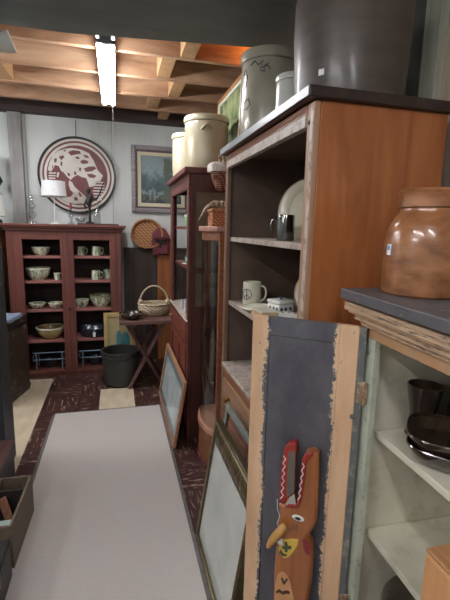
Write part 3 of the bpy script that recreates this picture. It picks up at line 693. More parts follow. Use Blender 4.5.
# ------------------------------------------------------------------ big pine cabinet
bg = thing('open_cabinet', 'tall orange varnished pine cabinet with dark open shelves, nearest on the right', 'cabinet', (.8, 1.65, 0))
X, N, F, D = .56, 1.142, 2.13, 1.02
B().box(X + .02, D, N, N + .02, 0, 1.822, 0).build('side_panel', m_orange, bg, .001)
B().box(X + .02, D, F - .02, F, 0, 1.822, 0).build('side_panel', m_orange, bg, .001)
b = B().box(D - .012, D, N + .0205, F - .0205, 0, 1.82).box(X + .02, D - .012, F - .026, F - .0205, .50, 1.82).box(X + .02, D - .012, N + .0205, N + .026, .50, 1.82)
b.box(X + .02, D - .012, N + .026, F - .026, 1.812, 1.82).box(X + .02, D - .012, N + .026, F - .026, .46, .47).build('interior', m_int, bg)
B().box(X, X + .0195, N, N + .045, 0, 1.82).build('stile', wood('tan_worn_highlit_stile', (148, 106, 78), (184, 144, 116), 'Z', .4), bg, .002)  # near stile: worn wood with the gloss highlight put into its paler colour
B().box(X, X + .0195, F - .045, F, 0, 1.82).build('stile', wood('brown_far_stile', (100, 74, 58), (132, 102, 82), 'Z', .4), bg, .002)
B().box(X - .002, X + .0175, N + .0455, F - .0455, 1.79, 1.82).build('top_rail', m_orangeY, bg, .002)
B().box(X - .006, X + .0175, N + .0455, F - .0455, 1.755, 1.789).build('rail_sheen_band', m_worn_sheen, bg, .002)  # pale band paints the light reflected along the top rail
B().box(X - .002, X + .001, N + .002, N + .022, .75, 1.815).build('corner_highlight_strip', m_worn_sheen, bg, .001)  # pale strip standing for the highlight on the near front corner
B().box(X - .028, D + .01, N - .02, F + .008, 1.8225, 1.855).build('top_board', m_slab, bg, .004)
B().box(X - .031, X - .0285, N - .018, F + .006, 1.825, 1.852).build('front_edge_sheen', pm('pale_edge_reflection', (170, 176, 182), (146, 150, 154), (30, 6, 30), .3), bg, .001)  # whitish reflection on the top board's front edge, painted as a strip
for z in (1.41, 1.073): B().box(X + .022, D - .014, N + .028, F - .028, z - .022, z).build('shelf', m_worn_sheen, bg, .002)
B().box(X - .012, D - .014, N + .046, F - .046, .715, .735).build('counter', m_worn_sheen, bg, .003)
B().box(X, X + .0195, N + .046, F - .046, .655, .714).box(X, X + .0195, N + .046, F - .046, .46, .50).build('front_rail', m_orangeY, bg, .002)
d = B().box(X - .006, X + .014, N + .06, F - .06, .502, .652).build('drawer', wood('brown_drawer_front', (134, 98, 72), (168, 130, 100), 'Y', .4), bg, .004)
for y in (1.45, 1.93):
    B().lathe([(0, 0), (.008, 0), (.008, .014), (.018, .02), (.016, .03), (0, .033)], seg=18, M=Matrix.Translation((X - .006, y, .578)) @ Matrix.Rotation(-PI / 2, 4, 'Y')).build('knob', m_brass, d)
for y0, y1 in ((N + .06, 1.64), (1.644, F - .06)):
    B().box(X - .004, X + .014, y0, y1, .09, .456).build('door', m_orangeY, bg, .004)
B().box(X, X + .018, N + .046, F - .046, 0, .086).build('base_rail', m_orangeY, bg, .002)
for z in (1.765,):
    B().lathe([(0, 0), (.006, 0), (.005, .004), (0, .005)], seg=12, M=Matrix.Translation((X - .0, N + .03, z)) @ Matrix.Rotation(-PI / 2, 4, 'Y')).build('peg', m_black, bg)

# contents of big cabinet
def ribbon_on_cyl(b, pts, r, w, closed=False):
    """pts are (arc_length, z); lays a thin raised line on a cylinder facing local -X"""
    P = [(-math.cos(s / r) * (r + .0004), -math.sin(s / r) * (r + .0004), z) for s, z in pts]
    b.tube(P, w, 5, closed)
m_ink = pm('dark_blue_ink', (34, 40, 62), (50, 56, 78))
mg = mug('mug', 'cream mug with black peace sign on middle shelf of pine cabinet', (.665, 1.95, 1.0735), .047, .118, pm('cream_mug', (198, 196, 174), (212, 210, 190), (8, 8, 8), .3, coat=.4), R(-40))
# peace sign faces the aisle and viewer
b = B()
cz = .058; rr = .026
def prot(pts, off=R(0)): return [(x * math.cos(off) - y * math.sin(off), x * math.sin(off) + y * math.cos(off), z) for x, y, z in pts]
def peace(b, lines, closed):
    for ln in lines:
        P = []
        for s, z in ln:
            a = R(-143) + R(40) + s / .047
            P.append((.0474 * math.cos(a), .0474 * math.sin(a), z))
        b.tube(P, .0016, 5, closed)
peace(b, [[(rr * math.cos(i * PI / 16), cz + rr * math.sin(i * PI / 16)) for i in range(32)]], True)
peace(b, [[(0, cz - rr), (0, cz), (0, cz + rr)], [(0, cz), (-rr * .35, cz - rr * .35), (-rr * .7, cz - rr * .7)], [(0, cz), (rr * .35, cz - rr * .35), (rr * .7, cz - rr * .7)]], False)
b.build('peace_sign', m_ink, mg, local=True)
t = thing('plate', 'small cream rimmed plate in front of the peace sign mug', 'plate', (.640, 1.795, 1.0735))
B().lathe([(0, 0), (.045, 0), (.078, .014), (.08, .018), (.074, .018), (.044, .006), (0, .006)]).build('plate_body', m_creamrim, t, local=True)
B().lathe([(.078, .016), (.082, .018), (.078, .022), (.073, .018)]).build('rim', m_creamrim, t, local=True)
t = thing('small_box', 'square cream block with speckled sides on middle shelf front edge', 'block', (.617, 1.66, 1.0735), R(4))
B().box(-.03, .05, -.055, .055, 0, .028).build('block_body', two('speckled_tan', (206, 176, 130), (176, 140, 96), 60, .5, .6), t, .003, local=True)
B().box(-.03, .05, -.055, .055, .0285, .033).build('lid', m_creamrim, t, .001, local=True)
t = thing('covered_dish', 'white square covered dish with blue sponge squares on middle shelf', 'dish', (.745, 1.76, 1.0735), R(15))
m_bs = pm('blue_sponge', (40, 56, 84), (64, 82, 110))
B().box(-.045, .045, -.045, .045, 0, .04).build('dish_body', m_white, t, .006, local=True)
B().box(-.048, .048, -.048, .048, .041, .058).build('lid', m_white, t, .006, local=True)
B().lathe([(0, .058), (.006, .058), (.01, .07), (0, .074)], seg=12).build('knob', m_bs, t, local=True)
b = B()
for s in (-.03, -.005, .022):
    b.box(s - .006, s + .006, -.0462, -.045, .012, .026); b.box(-.0462, -.045, s - .006, s + .006, .012, .026)
b.build('painted_squares', m_bs, t, local=True)
t = thing('plate', 'white plate with blue sponged border beneath nearer shelf corner', 'plate', (.72, 1.62, 1.0735))
B().lathe([(0, 0), (.04, 0), (.065, .01), (.067, .014), (.06, .013), (.038, .006), (0, .006)]).build('plate_body', m_white, t, local=True)
b = B()
for i in range(12):
    a = i * PI / 6; b.box(-.005, .005, -.004, .004, 0, .0012, M=Matrix.Translation((.057 * math.cos(a), .057 * math.sin(a), .0118)))
b.build('sponged_dots', m_bs, t, local=True)
def standplate(loc, r, label, mat, ang, k=.12):
    t = thing('platter', label, 'platter', loc, 0)
    n = Vector((math.cos(ang), math.sin(ang), .16)).normalized()
    q = n.to_track_quat('Z', 'Y').to_matrix().to_4x4()
    M = Matrix.Translation((0, 0, r * .99)) @ q
    B().lathe([(0, 0), (r * .6, 0), (r * .97, .02), (r, .026), (r * .95, .026), (r * .72, .016), (r * .66, .008), (0, .008)], M=M, seg=48).build('platter_body', mat, t, local=True)
    B().lathe([(r * .94, .0265), (r * .975, .031), (r * 1.005, .0265), (r * .975, .021)], M=M, seg=48).build('rim', mat, t, local=True)
    return t
m_plat = pm('cream_platter', (190, 182, 160), (214, 206, 184), (7, 7, 7), .25, coat=.5)
standplate((.775, 1.60, 1.4105), .125, 'cream oval platter standing upright behind silver mug, upper shelf', m_plat, R(215))
standplate((.86, 1.62, 1.0735), .105, 'cream plate standing upright at back of middle shelf', m_plat, R(215))
m_silver = pm('tarnished_silver', (150, 150, 146), (90, 88, 84), (16, 16, 8), .16, 1)
t = mug('tankard', 'shiny tarnished silver tankard in front of the upright platter', (.648, 1.52, 1.4105), .036, .10, m_silver, R(160), 'tankard')
B().lathe([(0, 0), (.037, 0), (.04, .006), (.037, .012), (0, .012)]).build('foot_ring', m_silver, t, local=True) if False else None
t = thing('low_bowl', 'dark bowl sitting in shadow on the lowest ledge of pine cabinet', 'bowl', (.80, 1.72, .7355))
B().lathe([(0, 0), (.05, 0), (.09, .05), (.095, .07), (.088, .07), (.05, .01), (0, .01)]).build('bowl_body', m_black, t, local=True)

# crocks on the big cabinet
m_saltglaze = pm('grey_salt_glaze', (148, 143, 126), (174, 168, 150), (5, 5, 5), .22, coat=.4, detail=6)
gc = crock('stoneware_crock', 'tall grey salt-glaze crock with blue brushwork on far end of pine cabinet', (.727, 1.985, 1.8555), .135, .405, m_saltglaze, False)
b = B()
for ln in ([(-.05, .33), (-.03, .345), (-.01, .325), (.01, .34), (.0, .31), (.03, .32), (.045, .305)], [(0, .30), (.02, .295), (.015, .315), (.035, .33)],
           [(-.10, .30), (-.085, .32), (-.07, .29), (-.08, .25), (-.10, .24)], [(-.09, .18), (-.06, .19), (-.05, .165), (-.07, .145), (-.10, .155)], [(.10, .25), (.115, .265), (.125, .25), (.11, .235), (.115, .215)]):
    P = []
    for s, z in ln:
        a = R(-128) + s / .13; P.append((.1337 * math.cos(a), .1337 * math.sin(a), z))
    b.tube(P, .0028, 6)
b.build('blue_brushwork', pm('cobalt_brush', (56, 60, 74), (84, 88, 100)), gc, local=True)
t = crock('stoneware_crock', 'small pale grey crock squeezed between grey crock and big brown crock', (.728, 1.68, 1.8555), .078, .215, pm('pale_grey_glaze', (186, 186, 176), (204, 204, 196), (6, 6, 6), .25, coat=.3), False)
B().box(-.012, .012, -.001, .001, .03, .07, M=Matrix.Rotation(R(-38), 4, 'Z') @ Matrix.Translation((0, -.0785, 0))).build('price_label', m_paper, t, local=True)
m_bcrock = pm('very_dark_brown_glaze', (70, 62, 56), (92, 82, 74), (3, 3, 18), .42, coat=.12, detail=6)
t = thing('brown_crock', 'huge dark brown glazed barrel crock on near end of pine cabinet', 'stoneware crock', (.803, 1.385, 1.8555))
B().lathe([(0, 0), (.172, 0), (.18, .008), (.19, .12), (.196, .25), (.195, .36), (.185, .43), (.175, .43), (.18, .35), (.17, .02), (0, .02)], seg=64).build('crock_body', m_bcrock, t, local=True)
B().lathe([(.188, .432), (.20, .44), (.202, .462), (.192, .475), (.178, .47), (.176, .432)], seg=64).build('rim', m_bcrock, t, local=True)
B().box(-.0095, .0095, -.002, .001, .085, .103, M=Matrix.Rotation(R(-57), 4, 'Z') @ Matrix.Translation((0, -.1885, 0))).build('price_label', m_paper, t, local=True)

# ------------------------------------------------------------------ ornate mirror + grey frame leaning on big cabinet
t = thing('framed_mirror', 'large mirror in dark gold-trimmed frame leaning low against pine cabinet', 'mirror', (.36, 1.4, .0085))
M = leanM(.352, 1.70, .15, .009)
m_gilt = wood('dark_bronze_frame', (40, 32, 22), (84, 72, 50), 'Y', .35, 60)
B().frame(0, .54, 0, .592, .024, -.012, .016, M=M).build('frame', m_gilt, t, .004)
B().frame(.006, .534, .006, .584, .006, -.018, -.011, M=M).build('gold_bead', pm('pale_gold', (168, 156, 120), (140, 124, 86), (30, 30, 30), .3, .8), t, .002)
b = B(); b.box(.024, .516, -.008, .012, .487, .568, M=M)
b.build('ornate_rail', pm('dark_carved_rail', (46, 36, 26), (92, 78, 52), (40, 40, 40), .4, bmp=.8), t, .002)
b = B()
for i in range(12):
    x = .05 + i * .041
    b.tube([M @ Vector((x + .012 * math.cos(k * .5), -.010, .528 + .024 * math.sin(k * .5) + .002 * k * .3)) for k in range(10)], .0018, 5)
b.build('gold_scrolls', pm('pale_gold2', (140, 126, 92), (110, 96, 66), (30, 30, 30), .35, .7), t)
mm, nt, bs = newmat('old_mirror'); bs.inputs['Metallic'].default_value = .45; bs.inputs['Roughness'].default_value = .12
nt.links.new(ramp(nt, noise(nt, coords(nt, (5, 5, 5)), 1, 5), [(.3, (196, 202, 196)), (.7, (220, 224, 218))]), bs.inputs['Base Color'])  # pale part-diffuse base paints in a brighter reflection
B().box(.024, .516, -.006, .004, .024, .4865, M=M).build('mirror_glass', mm, t)
t = thing('picture_frame', 'plain grey-green frame leaning between mirror and pine cabinet drawer', 'picture frame', (.45, 1.45, 0))
M = leanM(.43, 1.82, .14, .001)
B().frame(0, .62, 0, .615, .03, -.008, .008, M=M).build('frame', pm('grey_green_frame', (104, 110, 104), (130, 136, 128), (12, 12, 12), .4), t, .003)
B().frame(.03, .59, .03, .585, .006, -.004, .006, M=M).build('inner_lip', m_gilt, t)

# ------------------------------------------------------------------ chippy cupboard, right foreground
CX, CY = .666, .962
cu = thing('chippy_cupboard', 'old cupboard with flaking orange and grey paint, pale green inside, right foreground', 'cupboard', (CX, CY, 0), R(-2.5))
m_cream = two('pale_green_cream_paint', (196, 202, 182), (150, 146, 120), 26, .56, .66, .55)
m_inside = two('pale_green_interior', (220, 215, 194), (186, 180, 156), 12, .52, .75, .6, .1)
m_peach = two('peach_bare_paint', (206, 160, 118), (172, 130, 90), 22, .5, .68, .6)
m_gtop = two('grey_blue_top_paint', (92, 90, 93), (158, 152, 146), 40, .58, .66, .45)
L = 1.02
b = B(); b.box(.02, .43, -.018, 0, 0, 1.2).box(.02, .43, -L, -L + .018, 0, 1.2).box(.415, .43, -L + .018, -.018, 0, 1.2).box(.02, .415, -L + .018, -.018, 1.19, 1.2)
b.build('carcass', m_inside, cu, .001, local=True)
B().box(0, .0195, -.046, .0, 0, 1.165).box(0, .0195, -L, -L + .05, 0, 1.165).box(0, .0195, -L + .05, -.046, 0, .07).build('face_frame', m_cream, cu, .002, local=True)
B().box(-.002, .0195, -L, .002, 1.1655, 1.195).build('frieze', two('orange_frieze_wood', (192, 146, 104), (176, 150, 124), 24, .55, .62), cu, .002, local=True)
co = B(); prof = [(-.004, 1.196), (-.014, 1.202), (-.016, 1.212), (-.03, 1.222), (-.030, 1.230), (-.045, 1.238), (-.055, 1.250), (-.055, 1.262), (-.04, 1.27)]
for i in range(len(prof) - 1):
    o_, z0 = prof[i]; _, z1 = prof[i + 1]
    co.box(prof[i + 1][0], .43, -L + prof[i + 1][0] * .5, -prof[i + 1][0] * .6, z0, z1)
co.build('cornice', two('flaking_peach_grey_cornice', (204, 170, 136), (122, 108, 98), 60, .54, .60, .6, .4, sc=(1.6, .4, 3)), cu, .002, local=True)
B().box(-.072, .44, -L - .03, .03, 1.2705, 1.298).build('top_board', m_gtop, cu, .003, local=True)
for z, xf_ in ((.891, .042), (.577, .042), (.25, .042)):
    B().box(xf_, .413, -L + .02, -.02, z - .02, z).build('shelf', m_inside, cu, .002, local=True)
# door: built in its own frame, free end at Bp, hinge at A
Ah = Vector((.656, .936, 0)); Bf = Vector((.397, 1.148, 0)); dv = (Ah - Bf).normalized(); wn_ = Vector((dv.y, -dv.x, 0))
MD = Matrix((dv, -wn_, Vector((0, 0, 1)))).transposed().to_4x4(); MD.translation = Bf
def m_doorpaint():
    m, nt, b = newmat('door_grey_over_cream'); b.inputs['Roughness'].default_value = .6
    v = coords(nt)      # root frame of the cupboard: rebuild door u from x and y
    sep = nt.nodes.new('ShaderNodeSeparateXYZ'); nt.links.new(v, sep.inputs[0])
    inv = WM[cu].inverted(); o2 = inv @ Bf; d2 = (inv.to_3x3() @ dv)
    u = math_(nt, 'ADD', math_(nt, 'MULTIPLY', math_(nt, 'SUBTRACT', sep.outputs[0], o2.x), d2.x), math_(nt, 'MULTIPLY', math_(nt, 'SUBTRACT', sep.outputs[1], o2.y), d2.y))
    n = noise(nt, coords(nt, (75, 75, 60)), 1, 8, .85); nl = noise(nt, coords(nt, (5, 5, 5)), 1, 3)
    w = math_(nt, 'ADD', math_(nt, 'MULTIPLY', math_(nt, 'SUBTRACT', n, .5), .075), math_(nt, 'MULTIPLY', math_(nt, 'SUBTRACT', nl, .5), .05))
    du = math_(nt, 'SUBTRACT', math_(nt, 'ABSOLUTE', math_(nt, 'SUBTRACT', u, .150)), .102)
    dz = math_(nt, 'SUBTRACT', -1000.0, 0)
    f = math_(nt, 'ADD', du, w)
    edge = math_(nt, 'LESS_THAN', f, 0)
    sp = math_(nt, 'LESS_THAN', noise(nt, coords(nt, (45, 45, 30), loc=(4, 1, 0)), 1, 5, .7), .335)
    # isolated grey flakes near the upper left of the door
    fl = math_(nt, 'MULTIPLY', sp, math_(nt, 'GREATER_THAN', sep.outputs[2], .95))
    mask = math_(nt, 'MAXIMUM', edge, fl)
    g = ramp(nt, noise(nt, coords(nt, (9, 9, 5)), 1, 7, .7), [(.35, (72, 70, 76)), (.62, (92, 91, 96)), (.78, (116, 110, 110))])
    c = ramp(nt, noise(nt, coords(nt, (14, 14, 3)), 1, 7), [(.3, (196, 156, 120)), (.55, (216, 178, 142)), (.75, (222, 192, 160))])
    lightedge = math_(nt, 'LESS_THAN', math_(nt, 'ABSOLUTE', math_(nt, 'SUBTRACT', f, .002)), .0015)
    col = mixc(nt, lightedge, mixc(nt, mask, c, g), (228, 204, 172))
    nt.links.new(col, b.inputs['Base Color']); bump(nt, b, math_(nt, 'MULTIPLY', f, -8.0), .25, .002); return m
m_dp = m_doorpaint()
m_dedge = two('door_edge_lead_grey', (104, 106, 104), (150, 146, 134), 30, .5, .62)
d = B()
DW, DT = .330, 1.196
d.box(0, .055, 0, .022, .02, DT, M=MD).box(DW - .07, DW - .0185, 0, .022, .02, DT, M=MD).box(.055, DW - .07, 0, .022, DT - .055, DT, M=MD).box(.055, DW - .07, 0, .022, .02, .12, M=MD)
d.box(.055, DW - .07, .003, .016, .12, DT - .055, M=MD)
door = d.build('door', m_dp, cu, .0025)
B().box(DW - .018, DW, 0, .022, .02, DT, M=MD).build('door_edge', m_dedge, door)
m_rust = two('old_rusty_hinge', (140, 112, 88), (196, 176, 144), 60, .5, .6, .5)
for z in (.98, .30):
    b = B(); b.box(DW - .014, DW + .006, -.003, 0, z, z + .06, M=MD).box(DW + .002, DW + .014, -.004, .004, z, z + .06, M=MD)
    b.build('hinge', m_rust, door, .001)
    B().lathe([(0, 0), (.004, 0), (.004, .07), (0, .07)], seg=10, M=MD @ Matrix.Translation((DW + .004, -.005, z - .005))).build('hinge_pin', m_rust, door)
B().lathe([(0, 0), (.008, 0), (.006, .004), (0, .005)], seg=14, M=MD @ Matrix.Translation((DW - .02, 0, .935)) @ Matrix.Rotation(PI / 2, 4, 'X')).build('catch_button', m_dedge, door)
b = B()
for z in (1.19, .40): pass
# small butt hinges joining door to stile
# stoneware jar on the cupboard
m_jar = pm('tan_brown_salt_glaze', (92, 54, 30), (142, 92, 56), (12, 12, 26), .28, c3=(170, 118, 78), coat=.7, detail=9, bmp=.6)
t = thing('stoneware_jar', 'tan brown salt-glazed preserve jar with wide neck on painted cupboard', 'jar', (.752, .87, 1.2985))
B().lathe([(0, 0), (.092, 0), (.097, .005), (.099, .02), (.099, .12), (.096, .15), (.088, .175), (.074, .196), (.068, .205), (.068, .212), (.06, .212), (.06, .20), (.085, .15), (.088, .02), (0, .012)], seg=64).build('jar_body', m_jar, t, local=True)
B().lathe([(.067, .212), (.073, .215), (.072, .245), (.075, .252), (.07, .258), (.061, .256), (.06, .212)], seg=64).build('neck', m_jar, t, local=True)
B().box(-.0075, .0075, -.0015, .0015, .098, .124, M=Matrix.Rotation(R(-95), 4, 'Z') @ Matrix.Translation((0.0, -.0992, 0)) @ Matrix.Rotation(R(0), 4, 'X')).build('price_label', m_paper, t, local=True)
B().box(-.005, .005, -.0022, -.0012, .110, .121, M=Matrix.Rotation(R(-95), 4, 'Z') @ Matrix.Translation((0.0, -.0992, 0))).build('label_print', pm('blue_print', (90, 140, 190), (110, 156, 200)), t, local=True)
t = thing('white_vase', 'white ceramic vase mostly hidden behind the tan jar at right edge', 'vase', (.905, .912, 1.2985))
B().lathe([(0, 0), (.025, 0), (.04, .05), (.045, .12), (.03, .2), (.028, .26), (.04, .30), (.036, .30), (.024, .26), (0, .25)]).build('vase_body', m_white, t, local=True)
# shelf contents
t = thing('tumbler', 'tall dark brown ribbed tumbler on green shelf of the cupboard', 'tumbler', (.815, .888, .8915))
B().lathe([(0, 0), (.040, 0), (.042, .006), (.034, .014), (.031, .03), (.034, .07), (.041, .115), (.046, .150), (.043, .150), (.037, .115), (.028, .03), (0, .02)], seg=48, wob=lambda a: 1 + .012 * math.cos(10 * a)).build('tumbler_body', m_brownglaze, t, local=True)
def sqbowl(loc, r, h, label, rz):
    t = thing('square_bowl', label, 'bowl', loc, rz, None)
    sq = lambda a: 1.0 / (abs(math.cos(a)) ** 3.2 + abs(math.sin(a)) ** 3.2) ** (1 / 3.2)
    B().lathe([(0, 0), (r * .5, 0), (r * .8, h * .35), (r * .96, h * .85), (r * .93, h * .87), (r * .76, h * .4), (r * .45, .012), (0, .012)], seg=64, wob=sq).build('bowl_body', m_brownglaze, t, local=True)
    B().lathe([(r * .955, h * .84), (r * .99, h * .95), (r * .97, h), (r * .93, h * .97), (r * .925, h * .86)], seg=64, wob=sq).build('rim', m_brownglaze, t, local=True)
sqbowl((.775, .757, .8915), .088, .055, 'dark brown square bowl, lower of the stacked pair in cupboard', R(40))
sqbowl((.775, .757, .919), .094, .058, 'dark brown square bowl, upper of the stacked pair in cupboard', R(48))
t = thing('black_pot', 'black pot at right edge of the upper green shelf', 'pot', (.945, .835, .8915))
B().lathe([(0, 0), (.05, 0), (.07, .03), (.072, .09), (.06, .13), (.064, .15), (.058, .15), (.05, .12), (0, .03)]).build('pot_body', m_black, t, local=True)
t = thing('black_pan', 'dark round pan standing on edge on bottom shelf of cupboard', 'pan', (.835, .84, .2505))
Mq = Matrix.Translation((0, 0, .1155)) @ Matrix.Scale(1.2, 4) @ Matrix.Rotation(R(-25), 4, 'Z') @ Matrix.Rotation(R(90), 4, 'X')
B().lathe([(0, -.02), (.085, -.02), (.094, .02), (.096, .035), (.09, .035), (.08, -.012), (0, -.012)], M=Mq).build('pan_body', m_brownglaze, t, local=True)

# wooden pedestal, bottom right corner
t = thing('pine_stand', 'raw orange pine post cut off at the lower right corner', 'wooden post', (.56, .43, 0))
m_rawp = wood('raw_pine_post', (172, 120, 74), (196, 146, 98), 'Z', .6, 16)
B().box(.495, .63, .38, .50, 0, .920).build('post', m_rawp, t, .006)
B().box(.4955, .6295, .3805, .4995, .9205, .9265).build('worn_top', wood('worn_post_top', (140, 100, 64), (176, 128, 84), 'Y', .7), t, .002)

# ------------------------------------------------------------------ carved wooden creature hung on the door
AF = (-0.026245093206195953, 0.8020734648491413, .0008871213414340347, .000307080661415833, 5.176446162654823e-05, -.0009751809613986159)
def dz(pts): return [(AF[0] + AF[2] * x + AF[4] * y, AF[1] + AF[3] * x + AF[5] * y) for x, y in pts]
m_carv = wood('varnished_carving_wood', (120, 66, 32), (172, 106, 58), 'Z', .3, 22, .4)
m_cred = pm('carving_red', (136, 42, 36), (160, 56, 46), (20, 20, 20), .4)
cv = thing('carved_creature', 'carved wooden creature with gaping red jaws hanging on the cupboard door', 'wood carving', (Bf.x, Bf.y, 0), math.atan2(dv.y, dv.x))
body = [(148,228),(152,262),(146,300),(142,360),(132,450),(126,600),(124,700),(150,760),(200,760),(232,690),(246,600),(262,500),(268,420),(262,370),(246,345),(262,325),(276,300),(281,250),(283,72),(262,62),(243,64),(232,80),(228,130),(220,190),(213,232),(200,215),(190,203),(178,216),(170,235)]
o = B().pxz(dz(body), -.040, -.001).build('body', m_carv, cv, .009, local=True)
lj = [(148,232),(150,190),(158,100),(168,48),(182,32),(206,32),(211,48),(206,110),(203,200),(190,205),(178,218),(170,238)]
B().pxz(dz(lj), -.034, -.001).build('jaw', m_cred, cv, .006, local=True)
B().pxz(dz([(184,60),(208,56),(207,110),(204,196),(192,203),(180,212),(176,190)]), -.0355, -.030).build('jaw_lining', pm('grey_jaw_lining', (92, 84, 76), (120, 112, 100), (20, 20, 6), .4), cv, .002, local=True)
B().pxz(dz([(232,80),(243,64),(262,62),(272,68),(254,84),(246,96),(240,150),(232,210),(220,243),(206,243),(190,240),(175,238),(185,226),(205,226),(213,232),(222,190)]), -.046, -.036).build('gum', m_cred, cv, .003, local=True)
B().pxz(dz([(176,228),(190,206),(206,196),(212,226),(206,240),(186,238)]), -.0445, -.039).build('tongue', pm('pale_grey_tongue', (150, 148, 142), (170, 168, 160)), cv, .001, local=True)
b = B()
zz = [(172 + (4 if i % 2 else -5) - (i * .9), 70 + i * 12) for i in range(13)]
b.tube([(x, -.0352, z) for x, z in dz(zz)], .0013, 5)
zz = [(238 + (4 if i % 2 else -4) - i * 1.6, 92 + i * 12) for i in range(11)]
b.tube([(x, -.0468, z) for x, z in dz(zz)], .0013, 5)
b.build('teeth_lines', m_paper, cv, local=True)
# horn / snout curling to the left
hp = [(182, 292), (166, 304), (146, 322), (128, 346), (118, 366)]
hq = dz(hp); b = B(); b.tube([(x, -.048 - .022 * math.sin(i / 4 * PI * .8), z) for i, (x, z) in enumerate(hq)], .01, 12, rs=[.012, .014, .0135, .011, .006])
b.build('horn', wood('honey_horn', (172, 124, 62), (200, 154, 92), 'X', .35), cv, local=True, sub=1)
b = B(); ex, ez = dz([(219, 276)])[0]
b.lathe([(0, -.003), (.017, -.002), (.019, .002), (.014, .004), (0, .003)], seg=24, sx=1, sy=.5, M=Matrix.Translation((ex, -.041, ez)) @ Matrix.Rotation(PI / 2, 4, 'X')).build('eye', m_white, cv, local=True)
B().lathe([(0, 0), (.009, 0), (.009, .0055), (0, .006)], seg=18, sy=.5, M=Matrix.Translation((ex, -.041, ez)) @ Matrix.Rotation(PI / 2, 4, 'X')).build('pupil', m_black, cv, local=True)
b = B()
for y in (300, 307, 314): b.tube([(x, -.0402, z) for x, z in dz([(194, y), (205, y + 2), (218, y + 1)])], .0008, 5)
b.build('cheek_lines', m_black, cv, local=True)
B().pxz(dz([(166,352),(196,348),(220,349),(216,372),(200,398),(184,414),(168,416),(155,400),(150,380)]), -.0425, -.039).build('yellow_bib', pm('carving_yellow', (196, 162, 56), (212, 180, 80), (20, 20, 20), .4), cv, .001, local=True)
b = B(); b.pxz(dz([(172,358),(180,358),(184,372),(196,372),(196,382),(184,384),(182,394),(174,394),(172,384),(162,382),(164,374),(172,372)]), -.0435, -.0424)
b.pxz(dz([(158,384),(166,398),(180,402),(180,408),(164,408),(154,396)]), -.0435, -.0424)
b.build('green_cross', pm('carving_green', (56, 72, 52), (74, 92, 66)), cv, local=True)
B().pxz(dz([(232,348),(248,350),(258,372),(258,400),(246,402),(236,380)]), -.0415, -.038).build('red_collar', pm('deep_red', (122, 38, 44), (140, 50, 54)), cv, .001, local=True)
B().pxz(dz([(134,560),(138,510),(146,476),(160,465),(176,470),(192,500),(204,560),(210,620),(200,680),(150,690),(132,640)]), -.0425, -.039).build('belly_panel', wood('light_belly_wood', (186, 132, 84), (206, 154, 108), 'Z', .4), cv, .001, local=True)
b = B(); b.pxz(dz([(158,488),(164,484),(170,498),(178,486),(184,490),(172,510),(166,510)]), -.0435, -.0424)
b.pxz(dz([(140,536),(152,528),(164,536),(178,530),(190,534),(190,544),(178,542),(166,548),(152,540),(142,546)]), -.0435, -.0424)
b.build('belly_markings', pm('dark_brown_mark', (72, 50, 36), (90, 64, 46)), cv, local=True)
B().pxz(dz([(134,578),(146,574),(196,610),(200,640),(190,640),(150,600)]), -.0435, -.0424).build('cream_stripe', m_creamrim, cv, local=True)
B().pxz(dz([(148,352),(168,338),(168,362),(156,362)]), -.052, -.051).build('price_tag', m_paper, cv, local=True)
B().tube([(x, -.05, z) for x, z in dz([(150, 205), (150, 240), (158, 262), (148, 290), (156, 300), (160, 345)])], .0009, 5).build('tag_string', m_paper, cv, local=True)

# ------------------------------------------------------------------ left foreground
t = thing('black_cabinet', 'tall flat black cabinet cut off by the left edge', 'cabinet', (-.9, 2.55, 0))
m_slate = pm('slate_black_paint', (42, 46, 50), (56, 60, 66), (5, 5, 2), .5)
B().box(-1.25, -.645, 2.445, 2.66, .0, 1.30).build('body', m_slate, t, .004)
B().box(-1.255, -.642, 2.44, 2.665, 1.301, 1.315).build('top_board', m_black, t, .003)
t = thing('low_chest', 'low dark chest with worn red-brown lid at left of the runner rug', 'chest', (-.75, 2.2, 0))
B().box(-1.1, -.60, 1.985, 2.425, 0, .205).build('body', pm('grey_slate_side', (58, 60, 64), (76, 78, 82), (9, 9, 9), .5), t, .004)
B().box(-1.105, -.592, 1.98, 2.43, .206, .222).build('lid', wood('worn_redbrown_lid', (74, 48, 46), (110, 80, 76), 'Y', .45), t, .003)
t = thing('wooden_crate', 'narrow open grey-brown wooden crate at left edge of the rug', 'crate', (-.513, 1.875, .0095), R(-2))
m_cr = wood('grey_brown_crate', (84, 72, 60), (118, 102, 84), 'Y', .6)
m_crin = pm('dark_crate_lining', (34, 28, 26), (52, 44, 40), (9, 9, 9), .7)
for x in (-.073, .061): B().box(x, x + .012, -.185, .185, 0, .20).build('side_panel', m_cr, t, .002, local=True)
for y in (-.185, .173): B().box(-.0605, .0605, y, y + .012, 0, .20).build('end_panel', m_cr, t, .002, local=True)
B().box(-.0605, .0605, -.172, .172, 0, .008).build('bottom', m_crin, t, local=True)
B().box(-.0605, .0605, .09, .10, .0085, .185).build('divider', m_crin, t, local=True)
t = thing('wood_slat', 'reddish brown wooden slat lying slanted inside the crate', 'slat', (-.51, 1.88, .02))
B().bar((.03, -.02, .01), (-.035, .06, .16), .035, .010, (0, -1, .3)).build('slat_board', wood('brown_slat', (124, 76, 52), (156, 104, 74), 'Y', .5), t, .002, local=True)
t = thing('glass_sheet', 'pale green glass sheet lying in near end of the crate', 'glass sheet', (-.515, 1.79, .0185))
B().box(-.05, .05, -.07, .03, .0, .13).build('pane', pm('pale_green_glass_block', (150, 170, 160), (176, 194, 184), (9, 9, 9), .1), t, .003, local=True)
t = thing('black_case', 'black case on the rug edge in front of the narrow crate', 'case', (-.53, 1.45, .0095))
